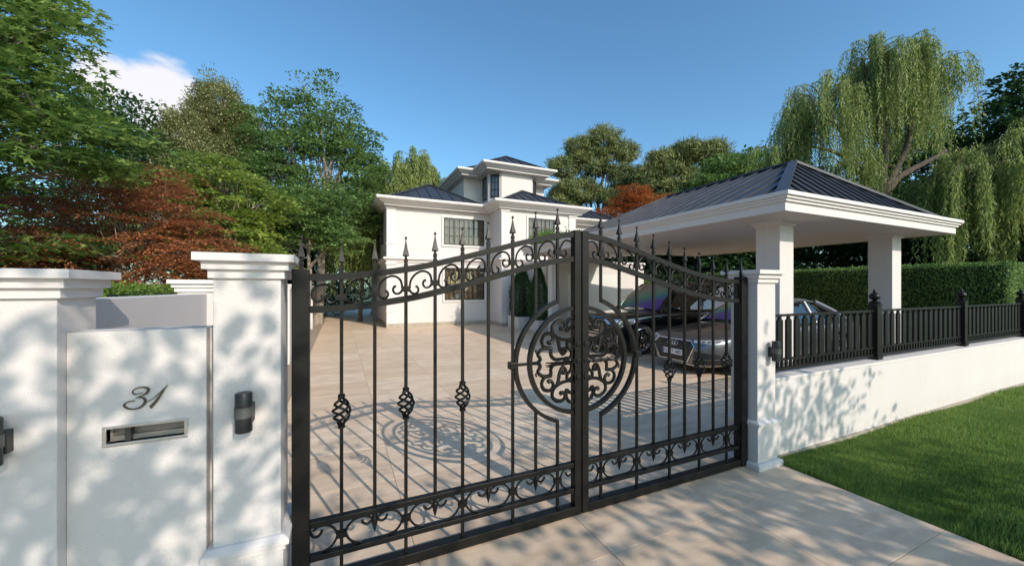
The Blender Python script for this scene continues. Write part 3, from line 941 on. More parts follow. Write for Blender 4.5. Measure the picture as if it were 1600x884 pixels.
for y0, y1, z0, z1 in ((18.2, 18.9, 3.7, 4.9), (20.4, 21.1, 3.3, 4.9)):
    f = MB(); 
    for a, b, c, d in ((y0, y1, z0, z0 + .06), (y0, y1, z1 - .06, z1), (y0, y0 + .06, z0, z1), (y1 - .06, y1, z0, z1)): f.box(1.80, 1.90, a, b, c, d)
    w = f.build('window', WFRAME, hs_)
    MB().box(1.85, 1.856, y0 + .03, y1 - .03, z0 + .03, z1 - .03).build('pane', PANE, w)
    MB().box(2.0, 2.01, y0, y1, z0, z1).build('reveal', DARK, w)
MB().box(7.2, 8.4, 15.1, 15.2, .32, .42).build('sill', mat('door_sill', (.06, .045, .035), .6), hs_)

hip_roof(hs_, 1.75, 6.3, 16.5, 25.8, 5.44, (4.05, 18.9), (4.05, 23.4), 6.80, pitch=.5)
hip_roof(hs_, 6.3, 10.5, 15.05, 21, 5.445, (8.4, 17.2), (8.4, 19), 6.55, pitch=.42)
hip_roof(hs_, 10.3, 15.6, 17.35, 25.8, 5.44, (12.9, 20.2), (12.9, 23), 6.9, pitch=.45)
# tower
TW = [(7.28, 20.3), (7.28, 19.05), (7.83, 18.5), (9.63, 18.5), (10.18, 19.05), (10.18, 20.3), (11.4, 20.3), (11.4, 25.3), (6.3, 25.3), (6.3, 20.3)]
tw = MB().vprism(TW, 5.2, 7.95).build('tower_wall', WHITE, hs_)
MB().sweep(rect(6.56, 10.87, 17.85, 20.6), [(o * .9, h) for o, h in EAVE], 7.80).build('tower_cornice', TRIM, hs_)
MB().sweep(rect(5.69, 11.92, 19.4, 26), [(o * .9, h) for o, h in EAVE], 7.787).build('tower_cornice', TRIM, hs_)
hip_roof(hs_, 6.8, 10.6, 18.1, 22.5, 8.11, (8.7, 20.0), (8.7, 20.6), 9.22, pitch=.45, name='tower_roof')
hip_roof(hs_, 6.0, 11.6, 19.7, 25.7, 8.10, (7.9, 22.2), (9.4, 22.2), 9.25, pitch=.45, name='tower_roof')
def slanted_window(p, q, z0, z1, cols, rows):
    # window on the wall line p->q (plan), standing slightly proud of it
    p, q = Vector((*p, 0)), Vector((*q, 0)); d = (q - p).normalized(); n = Vector((d.y, -d.x, 0))
    W = (q - p).length
    f = MB()
    def bar(s0, s1, a, b, o=.03, th=.05):
        c0 = p + d * s0 + n * (o - th / 2 + .02); c1 = p + d * s1 + n * (o - th / 2 + .02)
        hw = n * th / 2
        vs = [c0 - hw, c1 - hw, c1 + hw, c0 + hw]
        f.add([(v.x, v.y, a) for v in vs] + [(v.x, v.y, b) for v in vs], [(0, 1, 2, 3), (7, 6, 5, 4), (0, 4, 5, 1), (1, 5, 6, 2), (2, 6, 7, 3), (3, 7, 4, 0)])
    for a in ((0, W, z0, z0 + .07), (0, W, z1 - .07, z1), (0, .06, z0, z1), (W - .06, W, z0, z1)): bar(*a)
    for i in range(1, cols): bar(W * i / cols - .018, W * i / cols + .018, z0, z1, .02, .04)
    for j in range(1, rows):
        z = z0 + (z1 - z0) * j / rows; bar(0, W, z - .018, z + .018, .02, .04)
    w = f.build('window', WFRAME, hs_)
    g2 = MB(); 
    for i in range(cols):
        for j in range(rows):
            a = p + d * (W * (i + .05) / cols) + n * .016; b = p + d * (W * (i + .95) / cols) + n * .016
            za = z0 + (z1 - z0) * (j + .04) / rows; zb = z0 + (z1 - z0) * (j + .96) / rows
            mm = MB().beam((a + b) / 2 + Vector((0, 0, za)), (a + b) / 2 + Vector((0, 0, zb)), W / cols * .9, .006, n)
            mm.build('pane', TGLASS, w, fix=False)
TGLASS = mat('tower_glass', (.06, .08, .11), .06, spec=.9)
slanted_window((7.39, 18.94), (7.73, 18.60), 6.50, 7.72, 2, 3)
slanted_window((7.28, 19.85), (7.28, 19.3), 6.45, 7.72, 1, 3)
slanted_window((9.75, 18.62), (10.08, 18.95), 6.4, 7.62, 1, 3)

# planters and topiary by the entrance
pl = thing('planter', 'white planter box at the foot of the left clipped conifer by the entrance', 'planter', (6.9, 14.3, 0), 'white planters by the entrance')
MB().box(6.62, 7.6, 13.9, 14.95, 0, .50).build('box', WHITE, pl, bevel=.01)
MB().box(6.66, 7.56, 13.94, 14.91, .47, .505).build('soil', mat('soil', (.03, .022, .015), .95), pl)
pl = thing('planter', 'white planter box at the foot of the right clipped conifer behind the porch column', 'planter', (7.2, 13.1, 0), 'white planters by the entrance')
MB().box(6.9, 7.55, 12.75, 13.5, 0, .44).build('box', WHITE, pl, bevel=.01)
MB().box(6.94, 7.51, 12.79, 13.46, .41, .445).build('soil', bpy.data.materials['soil'], pl)
# neighbour's house glimpsed under the carport roof
nb = thing('neighbour_house', 'distant yellow walled house with a white chimney seen under the carport roof', 'house', (33.5, 28.5, 0))
MB().box(31, 34.5, 27.5, 33, 0, 4.3).build('wall', mat('yellow_wall', (.55, .42, .2), .8, var=.3, vscale=1.5), nb)
MB().vprism(offset(rect(31, 34.5, 27.5, 33), .4), 4.3, 4.6).build('roof', mat('clay_roof', (.4, .25, .16), .8), nb)
MB().box(34.2, 34.75, 27.3, 27.9, 0, 5.1).build('chimney', WHITE, nb)
MB().box(34.1, 34.85, 27.2, 28, 5.1, 5.25).build('chimney_cap', WHITE, nb)
# ================================================================== CARS
def paint(name, col, metal=.6, rough=.28):
    m = mat(name, col, rough, metal=metal, spec=.6, coat=1)
    return m
CHROME = mat('chrome', (.75, .75, .76), .12, metal=1)
TYRE = mat('tyre_rubber', (.018, .018, .018), .8)
PLASTIC = mat('black_plastic', (.014, .014, .015), .45)
CBLACK = paint('black_car_paint', (.006, .006, .008), .1, .12)
CGREY = paint('grey_car_paint', (.15, .155, .165), .7, .26)
LENS = mat('lamp_lens', (.60, .63, .66), .08, metal=.5, spec=.9)
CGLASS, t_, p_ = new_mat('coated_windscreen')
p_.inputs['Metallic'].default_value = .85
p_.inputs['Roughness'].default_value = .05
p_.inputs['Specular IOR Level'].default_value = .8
# rainbow reflection painted into the glass colour as a ramp across the pane
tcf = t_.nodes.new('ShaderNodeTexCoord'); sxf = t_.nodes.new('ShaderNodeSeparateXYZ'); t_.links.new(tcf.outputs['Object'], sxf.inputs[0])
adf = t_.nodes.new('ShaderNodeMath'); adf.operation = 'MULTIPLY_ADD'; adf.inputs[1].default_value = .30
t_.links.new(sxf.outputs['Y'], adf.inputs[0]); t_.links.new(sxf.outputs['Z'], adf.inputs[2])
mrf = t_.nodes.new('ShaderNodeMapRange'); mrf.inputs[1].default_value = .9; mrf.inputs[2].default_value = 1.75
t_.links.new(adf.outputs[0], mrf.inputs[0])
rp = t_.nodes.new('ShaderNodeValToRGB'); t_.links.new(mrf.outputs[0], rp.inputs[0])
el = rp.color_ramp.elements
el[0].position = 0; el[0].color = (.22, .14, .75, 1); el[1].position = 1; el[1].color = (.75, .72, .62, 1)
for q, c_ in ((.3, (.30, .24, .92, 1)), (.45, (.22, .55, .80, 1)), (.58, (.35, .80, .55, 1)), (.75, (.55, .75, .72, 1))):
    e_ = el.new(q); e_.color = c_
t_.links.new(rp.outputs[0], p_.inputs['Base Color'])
SGLASS = glass_mat('side_glass', (.30, .32, .26), .16)
INTER = mat('car_interior', (.05, .045, .04), .8)
PLATE = mat('plate_white', (.75, .75, .74), .5)
PBLUE = mat('plate_blue', (.02, .06, .35), .5)
PINK = mat('plate_black', (.01, .01, .01), .5)

def text_mb(txt, h, T, thick=.002, extrude=True):
    cu = bpy.data.curves.new('txt', 'FONT'); cu.body = txt; cu.size = 1; cu.extrude = 0.01; cu.resolution_u = 3
    o = bpy.data.objects.new('txt', cu); COL.objects.link(o)
    bpy.context.view_layer.update()
    me = bpy.data.meshes.new_from_object(o.evaluated_get(bpy.context.evaluated_depsgraph_get()))
    bpy.data.objects.remove(o)
    xs = [v.co.x for v in me.vertices]; w0, w1 = min(xs), max(xs)
    m = MB(); sc = h / .7
    m.add([T((v.co.x - (w0 + w1) / 2) * sc, v.co.y * sc, (v.co.z + .01) / .02 * thick) for v in me.vertices], [tuple(p.vertices) for p in me.polygons])
    bpy.data.meshes.remove(me)
    return m

def car(name, label, cat, loc, yaw, L_, W, H, wb, fo, paintm, suv):
    """front towards local -x; local y runs across, -y is the side nearest the street"""
    t = thing(name, label, cat, loc)
    hw = W / 2
    gc = .20 if suv else .15
    rw = .385 if suv else .335
    bh = .98 if suv else .86            # hood height at the windscreen foot
    belt = 1.08 if suv else .93
    xs = [0, .03, .10, .25, .55, 1.0, 1.45, 1.6 if suv else 1.75, 2.4, 3.2, 4.0, L_ - .75, L_ - .35, L_ - .12, L_ - .03, L_]
    def top(x):
        if suv: k = [(0, .80), (.03, .90), (.10, .985), (.25, 1.03), (1.0, 1.08), (1.6, 1.13), (2.4, 1.10), (4.0, 1.12), (L_ - .35, 1.12), (L_ - .05, 1.05), (L_, .9)]
        else: k = [(0, .55), (.03, .64), (.10, .70), (.25, .745), (.55, .80), (1.0, .865), (1.75, .955), (2.4, .93), (4.0, .97), (L_ - .6, 1.02), (L_ - .12, 1.03), (L_, .90)]
        return float(np.interp(x, [a for a, _ in k], [b for _, b in k]))
    def shoulder(x):
        if suv: k = [(0, .72), (.10, .90), (.5, .98), (1.6, 1.05), (4.2, 1.08), (L_, .90)]
        else: k = [(0, .50), (.10, .64), (.5, .74), (1.0, .79), (1.75, .87), (4.2, .93), (L_ - .1, .92), (L_, .84)]
        return float(np.interp(x, [a for a, _ in k], [b for _, b in k]))
    def half(x):
        if suv: k = [(0, hw * .74), (.03, hw * .82), (.10, hw * .90), (.25, hw * .955), (.55, hw * .99), (1.0, hw), (L_ - .9, hw), (L_ - .3, hw * .95), (L_ - .05, hw * .86), (L_, hw * .78)]
        else: k = [(0, hw * .60), (.03, hw * .70), (.10, hw * .80), (.25, hw * .90), (.55, hw * .97), (1.0, hw * .995), (L_ - .9, hw), (L_ - .3, hw * .94), (L_ - .05, hw * .84), (L_, hw * .74)]
        return float(np.interp(x, [a for a, _ in k], [b for _, b in k]))
    def bot(x):
        return gc + (.06 if x < .03 or x > L_ - .05 else 0)
    rings = []
    for x in xs:
        h = half(x); zb, zs, zt = bot(x), shoulder(x), top(x)
        half_ring = [(0, zb), (h * .7, zb), (h * .93, zb + .03), (h * .985, zb + .16), (h, (zb + zs) * .52), (h * .985, zs - .12), (h * .97, zs - .03), (h * .90, zs + .02), (h * .55, zt - .012), (h * .25, zt)]
        ring = [(y, z) for y, z in half_ring] + [(-y, z) for y, z in reversed(half_ring[1:])]
        ring.insert(len(half_ring), (0, zt + .004))
        rings.append([(x - L_ / 2, y, z) for y, z in ring])
    n = len(rings[0]); m = MB()
    for r_ in rings: m.v += r_
    for i in range(len(rings) - 1):
        for k in range(n):
            k2 = (k + 1) % n
            m.f.append((i * n + k, i * n + k2, (i + 1) * n + k2, (i + 1) * n + k))
    m.f.append(tuple(range(n))); m.f.append(tuple((len(rings) - 1) * n + k for k in range(n - 1, -1, -1)))
    def W_(o):
        o.location = (0, 0, 0); o.parent = t
        return o
    LOC = Vector((0, 0, 0))
    def bl(mb, nm, ma, par=None, smooth=True):
        o = mb.build(nm, ma, None, at=(0, 0, 0), smooth=smooth)
        o.parent = par or t
        return o
    body = bl(m, 'body', paintm, smooth='all')
    sd = body.modifiers.new('s', 'SUBSURF'); sd.levels = 2; sd.render_levels = 2
    # wheel arches
    cut_m = MB(); ax = [fo - L_ / 2, fo + wb - L_ / 2]
    for x in ax:
        for s in (-1, 1):
            cut_m.lathe([(rw + .055, -.17), (rw + .055, .2)], (x, s * (hw - .05), rw + .01), 40, axis='y')
    c = cut_m.build('cutter', DARK, None, at=(0, 0, 0)); c.parent = t
    md = body.modifiers.new('b', 'BOOLEAN'); md.object = c; md.operation = 'DIFFERENCE'; md.solver = 'EXACT'
    bpy.context.view_layer.update()
    me = bpy.data.meshes.new_from_object(body.evaluated_get(bpy.context.evaluated_depsgraph_get()))
    body.modifiers.clear(); body.data = me
    me.polygons.foreach_set('use_smooth', [True] * len(me.polygons)); me.set_sharp_from_angle(angle=R(32))
    bpy.data.objects.remove(c)
    bm = bmesh.new(); bm.from_mesh(me); bvh = BVHTree.FromBMesh(bm); bm.free()
    # --- conforming patches
    def patch(nm, ma, corners, dr, off, par=None, nu=8, nv=3, smooth=True, thick=.012):
        # corners: closed outline in the plane across dr; a grid between bottom edge a->b and top edge d->c
        a, b, c_, d = [Vector(q) for q in corners]
        g_ = []; dr = Vector(dr).normalized()
        for j in range(nv + 1):
            for i in range(nu + 1):
                u, v = i / nu, j / nv
                q = (a * (1 - u) + b * u) * (1 - v) + (d * (1 - u) + c_ * u) * v
                o_ = q - dr * 3
                hit = bvh.ray_cast(o_, dr)
                p = hit[0] if hit[0] is not None else q
                g_.append(p)
        mm = MB(); w = nu + 1
        mm.v = [tuple(p - dr * off) for p in g_] + [tuple(p + dr * (thick - off)) for p in g_]
        T_ = len(g_)
        for j in range(nv):
            for i in range(nu):
                k = j * w + i
                mm.f.append((k, k + 1, k + w + 1, k + w)); mm.f.append((T_ + k, T_ + k + w, T_ + k + w + 1, T_ + k + 1))
        edge = [i for i in range(w)] + [j * w + nu for j in range(1, nv + 1)] + [nv * w + i for i in range(nu - 1, -1, -1)] + [j * w for j in range(nv - 1, 0, -1)]
        for q, r_ in zip(edge, edge[1:] + edge[:1]): mm.f.append((q, T_ + q, T_ + r_, r_))
        return bl(mm, nm, ma, par, smooth=True)
    F = -L_ / 2
    # --- greenhouse
    if suv: G = dict(ws0=1.55, ws1=2.35, rf=2.5, rr=4.35, rw0=4.72, z=H, wb_=hw * .91, wt=hw * .70, wroof=hw * .66)
    else: G = dict(ws0=1.70, ws1=2.55, rf=2.7, rr=3.55, rw0=4.45, z=H, wb_=hw * .88, wt=hw * .62, wroof=hw * .58)
    x0, x1, x2, x3 = F + G['ws0'], F + G['ws1'], F + G['rr'], F + G['rw0']
    zb = belt - .01
    def grid(nm, ma, P00, P10, P11, P01, bulge, nd, par=None, nu=10, nv=6, inset=0):
        a, b, c_, d = [Vector(q) for q in (P00, P10, P11, P01)]
        mm = MB(); nd = Vector(nd)
        for j in range(nv + 1):
            for i in range(nu + 1):
                u, v = i / nu, j / nv
                q = (a * (1 - u) + b * u) * (1 - v) + (d * (1 - u) + c_ * u) * v
                q = q + nd * bulge * (1 - (2 * u - 1) ** 2) + nd * bulge * .35 * (1 - (2 * v - 1) ** 2)
                mm.v.append(tuple(q))
        w = nu + 1
        for j in range(nv):
            for i in range(nu): mm.f.append((j * w + i, j * w + i + 1, (j + 1) * w + i + 1, (j + 1) * w + i))
        o = mm.build(nm, ma, None, at=(0, 0, 0), smooth='all', fix=False); o.parent = par or t
        return o
    wb_, wt, zt = G['wb_'], G['wt'], G['z']
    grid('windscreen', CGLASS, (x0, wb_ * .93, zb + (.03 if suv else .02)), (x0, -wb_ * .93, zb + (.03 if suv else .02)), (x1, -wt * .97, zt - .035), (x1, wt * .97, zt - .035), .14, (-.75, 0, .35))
    grid('rear_window', SGLASS, (x3, -wb_ * .8, zb + .08), (x3, wb_ * .8, zb + .08), (x2, wt * .95, zt - .05), (x2, -wt * .95, zt - .05), .06, (.7, 0, .5))
    # roof shell: arched across and along
    mm = MB(); nu, nv = 14, 10
    for j in range(nv + 1):
        v = j / nv; x = x1 - .03 + (x2 + .06 - x1) * v
        zz = zt - .035 + .045 * (1 - (2 * v - 1) ** 2) - (.06 * max(0, v - .6) if not suv else .02 * max(0, v - .6))
        for i in range(nu + 1):
            u = 2 * i / nu - 1
            mm.v.append((x, u * (wt + .03), zz + .035 * (1 - abs(u) ** 2.5) - (.03 if abs(u) > .95 else 0)))
    w = nu + 1
    for j in range(nv):
        for i in range(nu): mm.f.append((j * w + i, j * w + i + 1, (j + 1) * w + i + 1, (j + 1) * w + i))
    ro = mm.build('roof', paintm, None, at=(0, 0, 0), smooth='all', fix=False); ro.parent = t
    so = ro.modifiers.new('s', 'SOLIDIFY'); so.thickness = .03
    # side glass and pillars
    for s in (-1, 1):
        def P(x, k):   # k 0 belt, 1 roof edge
            return (x, s * (wb_ + (wt - wb_) * k), zb + (zt - .045 - zb) * k)
        bp = F + (G['ws1'] + .78 if suv else G['ws1'] + .68)
        fq = [P(x0 + .32, .04), P(bp - .04, .04), P(bp - .04, .93), P(x1 + .06, .93)]
        rq = [P(bp + .04, .04), P(x3 - .50, .04), P(x2 - .10, .93), P(bp + .04, .93)]
        for q, nm in ((fq, 'front_side_window'), (rq, 'rear_side_window')):
            grid(nm, SGLASS, *q, .008, (0, s, .3), nu=4, nv=4)
        if suv:
            q = [P(x3 - .42, .08), P(x3 - .14, .10), P(x2 + .12, .88), P(x2 - .02, .9)]
            grid('quarter_window', SGLASS, *q, .005, (0, s, .3), nu=3, nv=3)
        pil = MB()
        tb = lambda pts, r_: pil.tube(pts, r_, 8)
        tb([P(x0 - .02, -.02), P((x0 + x1) / 2, .53), P(x1, 1.0)], .036)
        tb([P(bp, 0), P(bp, 1)], .040)
        tb([P(x3 - .02, 0), P((x3 + x2) / 2 + .04, .55), P(x2 + .02, 1)], .07 if not suv else .06)
        if suv: tb([P(x3 - .47, 0), P(x2 - .06, 1)], .045)
        tb([P(x1, .985), P((x1 + x2) / 2, 1.03), P(x2, .99)], .028)
        bl(pil, 'pillar_frame', PLASTIC if False else paintm)
        tr_ = MB(); tr_.tube([(x0 + .10, s * (wb_ + .028), zb + .015), (bp, s * (wb_ + .03), zb + .016), (x3 - .42, s * (wb_ + .025), zb + .02), (x3 - .30, s * (wb_ - .03), zb + .13)], .009, 6)
        bl(tr_, 'window_trim', CHROME)
        # mirror
        mi = MB(); mx_ = x0 + .38
        mi.lathe([(.02, -.10), (.075, -.085), (.088, 0), (.07, .08), (.02, .10)], (0, 0, 0), 10)
        mi.v = [(mx_ + x * .9, s * (hw + .10) + z * 1.15 * s, belt + .07 + y * .8) for x, y, z in mi.v]
        mi.box(mx_ - .02, mx_ + .03, *sorted((s * wb_, s * (hw + .04))), belt + .01, belt + .05)
        bl(mi, 'wing_mirror', paintm)
        # door lines and handles
        for xd in (x0 + .18, bp, bp + .98):
            patch('door_gap', PLASTIC, [(xd, s * hw, gc + .14), (xd + .008, s * hw, gc + .14), (xd + .008, s * hw, belt - .10), (xd, s * hw, belt - .10)], (0, -s, 0), .0015, nu=1, nv=10)
        for xd in (bp - .26, bp + .70):
            patch('door_handle', CHROME if suv else paintm, [(xd, 0, belt - .22), (xd + .2, 0, belt - .215), (xd + .2, 0, belt - .19), (xd, 0, belt - .195)], (0, -s, 0), .022, nu=4, nv=1, thick=.03)
        patch('sill_trim', CHROME if suv else PLASTIC, [(F + fo + rw + .1, 0, gc + .12), (F + fo + wb - rw - .1, 0, gc + .12), (F + fo + wb - rw - .1, 0, gc + .145), (F + fo + rw + .1, 0, gc + .145)], (0, -s, 0), .006, nu=8, nv=1)
        # headlamps wrap the corner
        if suv:
            hl = patch('headlamp', LENS, [(0, s * hw * .50, .80), (0, s * hw * .93, .83), (0, s * hw * .955, .92), (0, s * hw * .52, .895)], (1, 0, 0), .014, nu=10, nv=4)
            patch('lamp_bar', CHROME, [(0, s * hw * .50, .775), (0, s * hw * .93, .80), (0, s * hw * .93, .825), (0, s * hw * .50, .797)], (1, 0, 0), .012, nu=8, nv=1)
            mm2 = MB()
            mm2.tube([(F + .07, s * hw * .66, .67), (F + .12, s * hw * .86, .675), (F + .19, s * hw * .905, .66), (F + .18, s * hw * .91, .50), (F + .18, s * hw * .9, .32)], [.016, .018, .022, .014, .012], 8)
            bl(mm2, 'bumper_trim', CHROME)
            patch('air_intake', PLASTIC, [(0, s * hw * .5, .34), (0, s * hw * .86, .34), (0, s * hw * .84, .62), (0, s * hw * .62, .62)], (1, 0, 0), .018, nu=10, nv=6, thick=.03)
        else:
            hl = patch('headlamp', LENS, [(0, s * hw * .50, .625), (0, s * hw * .945, .640), (0, s * hw * .955, .715), (0, s * hw * .47, .672)], (1, 0, 0), .006, nu=12, nv=4)
            for q in range(4):
                yq = s * hw * (.56 + .09 * q)
                patch('lamp_cell', PLASTIC, [(0, yq, .637 + .005 * q), (0, yq + s * .045, .640 + .005 * q), (0, yq + s * .045, .664 + .005 * q), (0, yq, .660 + .005 * q)], (1, 0, 0), .010, par=None, nu=3, nv=2)
            patch('air_intake', PLASTIC, [(0, s * hw * .50, .22), (0, s * hw * .93, .24), (0, s * hw * .90, .44), (0, s * hw * .56, .47)], (1, 0, 0), .018, nu=12, nv=6, thick=.03)
            patch('intake_blade', paintm, [(0, s * hw * .50, .315), (0, s * hw * .92, .33), (0, s * hw * .92, .345), (0, s * hw * .50, .33)], (1, 0, 0), .030, nu=10, nv=1)
        patch('tail_lamp', mat('tail_lamp_red', (.35, .01, .01), .15, spec=.8) if 'tail_lamp_red' not in bpy.data.materials else bpy.data.materials['tail_lamp_red'], [(0, s * hw * .45, belt - .20), (0, s * hw * .93, belt - .20), (0, s * hw * .92, belt - .08), (0, s * hw * .45, belt - .09)], (-1, 0, 0), .006, nu=6, nv=2)
    # interior mass
    MBx = MB().box(x0 + .5, x3 - .4, -wb_ * .85, wb_ * .85, .5, belt - .02)
    for sx in (x0 + 1.05, x0 + 1.95):
        for s in (-1, 1): MBx.cbox(sx, sx + .14, s * .36 - .22, s * .36 + .22, .6, belt + .25, .04); MBx.cbox(sx + .02, sx + .1, s * .36 - .12, s * .36 + .12, belt + .27, belt + .42, .03)
    bl(MBx, 'seats', INTER)
    # --- grille, badge, plate
    gx = F - .004
    if suv:
        patch('grille', PLASTIC, [(0, -hw * .40, .42), (0, hw * .40, .42), (0, hw * .47, .86), (0, -hw * .47, .86)], (1, 0, 0), .006, nu=10, nv=6)
        for j in range(6):
            z = .46 + .068 * j; k = .40 + .07 * (z - .42) / .44
            patch('grille_bar', CHROME, [(0, -hw * k, z), (0, hw * k, z), (0, hw * k, z + .014), (0, -hw * k, z + .014)], (1, 0, 0), .022, nu=10, nv=1, thick=.02)
        for j in range(-6, 7):
            y = j * .062
            patch('grille_vane', CHROME, [(0, y - .003, .60), (0, y + .003, .60), (0, y * 1.12 + .003, .85), (0, y * 1.12 - .003, .85)], (1, 0, 0), .018, nu=1, nv=4, thick=.015)
        for a, b in (((0, -hw * .47, .86), (0, hw * .47, .86)), ((0, -hw * .40, .42), (0, hw * .40, .42))):
            patch('grille_surround', CHROME, [(0, a[1], a[2]), (0, b[1], b[2]), (0, b[1], b[2] + .022), (0, a[1], a[2] + .022)], (1, 0, 0), .02, nu=10, nv=1, thick=.02)
        patch('lower_intake', PLASTIC, [(0, -hw * .6, .25), (0, hw * .6, .25), (0, hw * .55, .37), (0, -hw * .55, .37)], (1, 0, 0), .005, nu=10, nv=2)
        pz = .38
    else:
        hexa = [(-.40, .655), (.40, .655), (.52, .545), (.36, .235), (-.36, .235), (-.52, .545)]
        # hexagonal grille mask: three stacked trapezoids conforming to the nose
        patch('grille', PLASTIC, [(0, -.36, .235), (0, .36, .235), (0, .52, .545), (0, -.52, .545)], (1, 0, 0), .008, nu=12, nv=6)
        patch('grille', PLASTIC, [(0, -.52, .5451), (0, .52, .5451), (0, .40, .655), (0, -.40, .655)], (1, 0, 0), .008, nu=12, nv=3)
        def onb(y, z, off=.012):
            h_ = bvh.ray_cast(Vector((F - 2, y, z)), Vector((1, 0, 0)))[0]
            return Vector(((h_.x if h_ else F) - off, y, z))
        pts = []
        for (ya_, za_), (yb_, zb_) in zip(hexa, hexa[1:] + hexa[:1]):
            for i in range(8):
                u = i / 8; pts.append(onb(ya_ + (yb_ - ya_) * u, za_ + (zb_ - za_) * u))
        pts.append(pts[0])
        bl(MB().tube(pts, .011, 6, cap=False), 'grille_surround', CHROME)
        mesh_ = MB()
        for j in range(9):
            z = .26 + .04 * j
            k = np.interp(z, [.235, .545, .655], [.36, .52, .40]) - .02
            mesh_.tube([onb(-k + 2 * k * i / 12, z, .009) for i in range(13)], .0035, 4)
        bl(mesh_, 'grille_mesh', mat('grille_grey', (.06, .06, .062), .4, metal=.4))
        rings_ = MB()
        for k in (-1.5, -.5, .5, 1.5):
            yc = k * .058
            rings_.tube([onb(yc + .041 * math.cos(a), .578 + .041 * math.sin(a), .024) for a in np.linspace(0, 2 * math.pi, 25)], .0062, 6, cap=False)
        bl(rings_, 'ring_emblem', CHROME)
        for q in range(3):
            yq = .38 - q * .034
            patch('grille_badge', CHROME, [(0, yq - .012, .566), (0, yq + .012, .566), (0, yq + .004, .590), (0, yq - .016, .590)], (1, 0, 0), .020, nu=1, nv=1)
        patch('bumper_lip', CHROME, [(0, -hw * .72, .19), (0, hw * .72, .19), (0, hw * .74, .205), (0, -hw * .74, .205)], (1, 0, 0), .018, nu=14, nv=1, thick=.02)
        patch('splitter', PLASTIC, [(0, -hw * .8, .15), (0, hw * .8, .15), (0, hw * .8, .185), (0, -hw * .8, .185)], (1, 0, 0), .02, nu=14, nv=1)
        pz = .405
        px = onb(0, pz, .03).x
        pp = bl(MB().cbox(px - .006, px + .01, -.26, .26, pz - .055, pz + .055, .002), 'number_plate', PLATE, smooth=False)
        bl(MB().box(px - .008, px - .0055, .215, .258, pz - .053, pz + .053), 'plate_band', PBLUE, pp, smooth=False)
        TP = lambda x, y, z: (px - .0065 - z, -.02 - x * 1.0, pz - .036 + y)
        bl(text_mb('N·GT 480', .074, TP), 'plate_lettering', PINK, pp, smooth=False)
        bl(MB().tube([(px, -.27, pz - .06), (px, .27, pz - .06)], .006, 5), 'plate_holder', PLASTIC, pp)
    # --- wheels
    rim_r = rw * .74
    for x in ax:
        for s in (-1, 1):
            yc = s * (hw - .115)
            wp = thing_part = bpy.data.objects.new('wheel', None); COL.objects.link(wp); wp.parent = t; wp.location = (x, yc, rw)
            def wl(mb, nm, ma):
                o = mb.build(nm, ma, None, at=(0, 0, 0), smooth=True); o.parent = wp; return o
            wl(MB().lathe([(rim_r, -.10), (rw - .03, -.115), (rw - .006, -.09), (rw, -.04), (rw, .04), (rw - .006, .09), (rw - .03, .115), (rim_r, .10)], (0, 0, 0), 48, axis='y', cap=False), 'tyre', TYRE)
            wl(MB().lathe([(rim_r - .035, -.08), (rim_r - .03, .07), (rim_r + .002, .09), (rim_r + .002, .105), (rim_r - .012, .108), (rim_r - .02, .08)] if s > 0 else [(rim_r - .035, .08), (rim_r - .03, -.07), (rim_r + .002, -.09), (rim_r + .002, -.105), (rim_r - .012, -.108), (rim_r - .02, -.08)], (0, 0, 0), 40, axis='y', cap=False), 'rim', CHROME)
            wl(MB().lathe([(.01, s * -.02), (rim_r - .03, s * -.02), (rim_r - .03, s * .01), (.01, s * .01)], (0, 0, 0), 32, axis='y'), 'brake_disc', PLASTIC)
            sp = MB(); ns = 10
            for k in range(ns):
                a = 2 * math.pi * k / ns
                for da in (-.09, .09):
                    p0 = Vector((.05 * math.cos(a), s * .085, .05 * math.sin(a))); p1 = Vector(((rim_r - .01) * math.cos(a + da), s * .095, (rim_r - .01) * math.sin(a + da)))
                    sp.beam(p0, p1, .02, .016, (0, 1, 0))
            sp.lathe([(.055, s * .06), (.06, s * .09), (.04, s * .1), (.01, s * .102)], (0, 0, 0), 16, axis='y')
            wl(sp, 'spokes', CHROME if True else LENS)
    for x in ax:
        for s in (-1, 1):
            am = MB(); nA = 24
            for k in range(nA + 1):
                a = math.pi * k / nA
                for yy_ in (s * (hw - .24), s * (hw - .035)):
                    am.v.append((x + (rw + .045) * math.cos(a), yy_, rw + .01 + (rw + .045) * math.sin(a)))
            for k in range(nA): am.f.append((2 * k, 2 * k + 1, 2 * k + 3, 2 * k + 2))
            o = am.build('arch_liner', PLASTIC, None, at=(0, 0, 0), fix=False); o.parent = t
    t.rotation_euler = (0, 0, R(yaw))
    return t

car('parked_car', 'black SUV with chrome grille parked under the carport behind the grey saloon', 'car', (8.62, 8.28, 0), -1.5, 5.05, 1.98, 1.80, 3.0, .90, CBLACK, True)
car('parked_car', 'grey saloon with four ring emblem parked nearest the street under the carport', 'car', (8.78, 5.62, 0), -2.0, 5.1, 1.90, 1.42, 3.02, .93, CGREY, False)
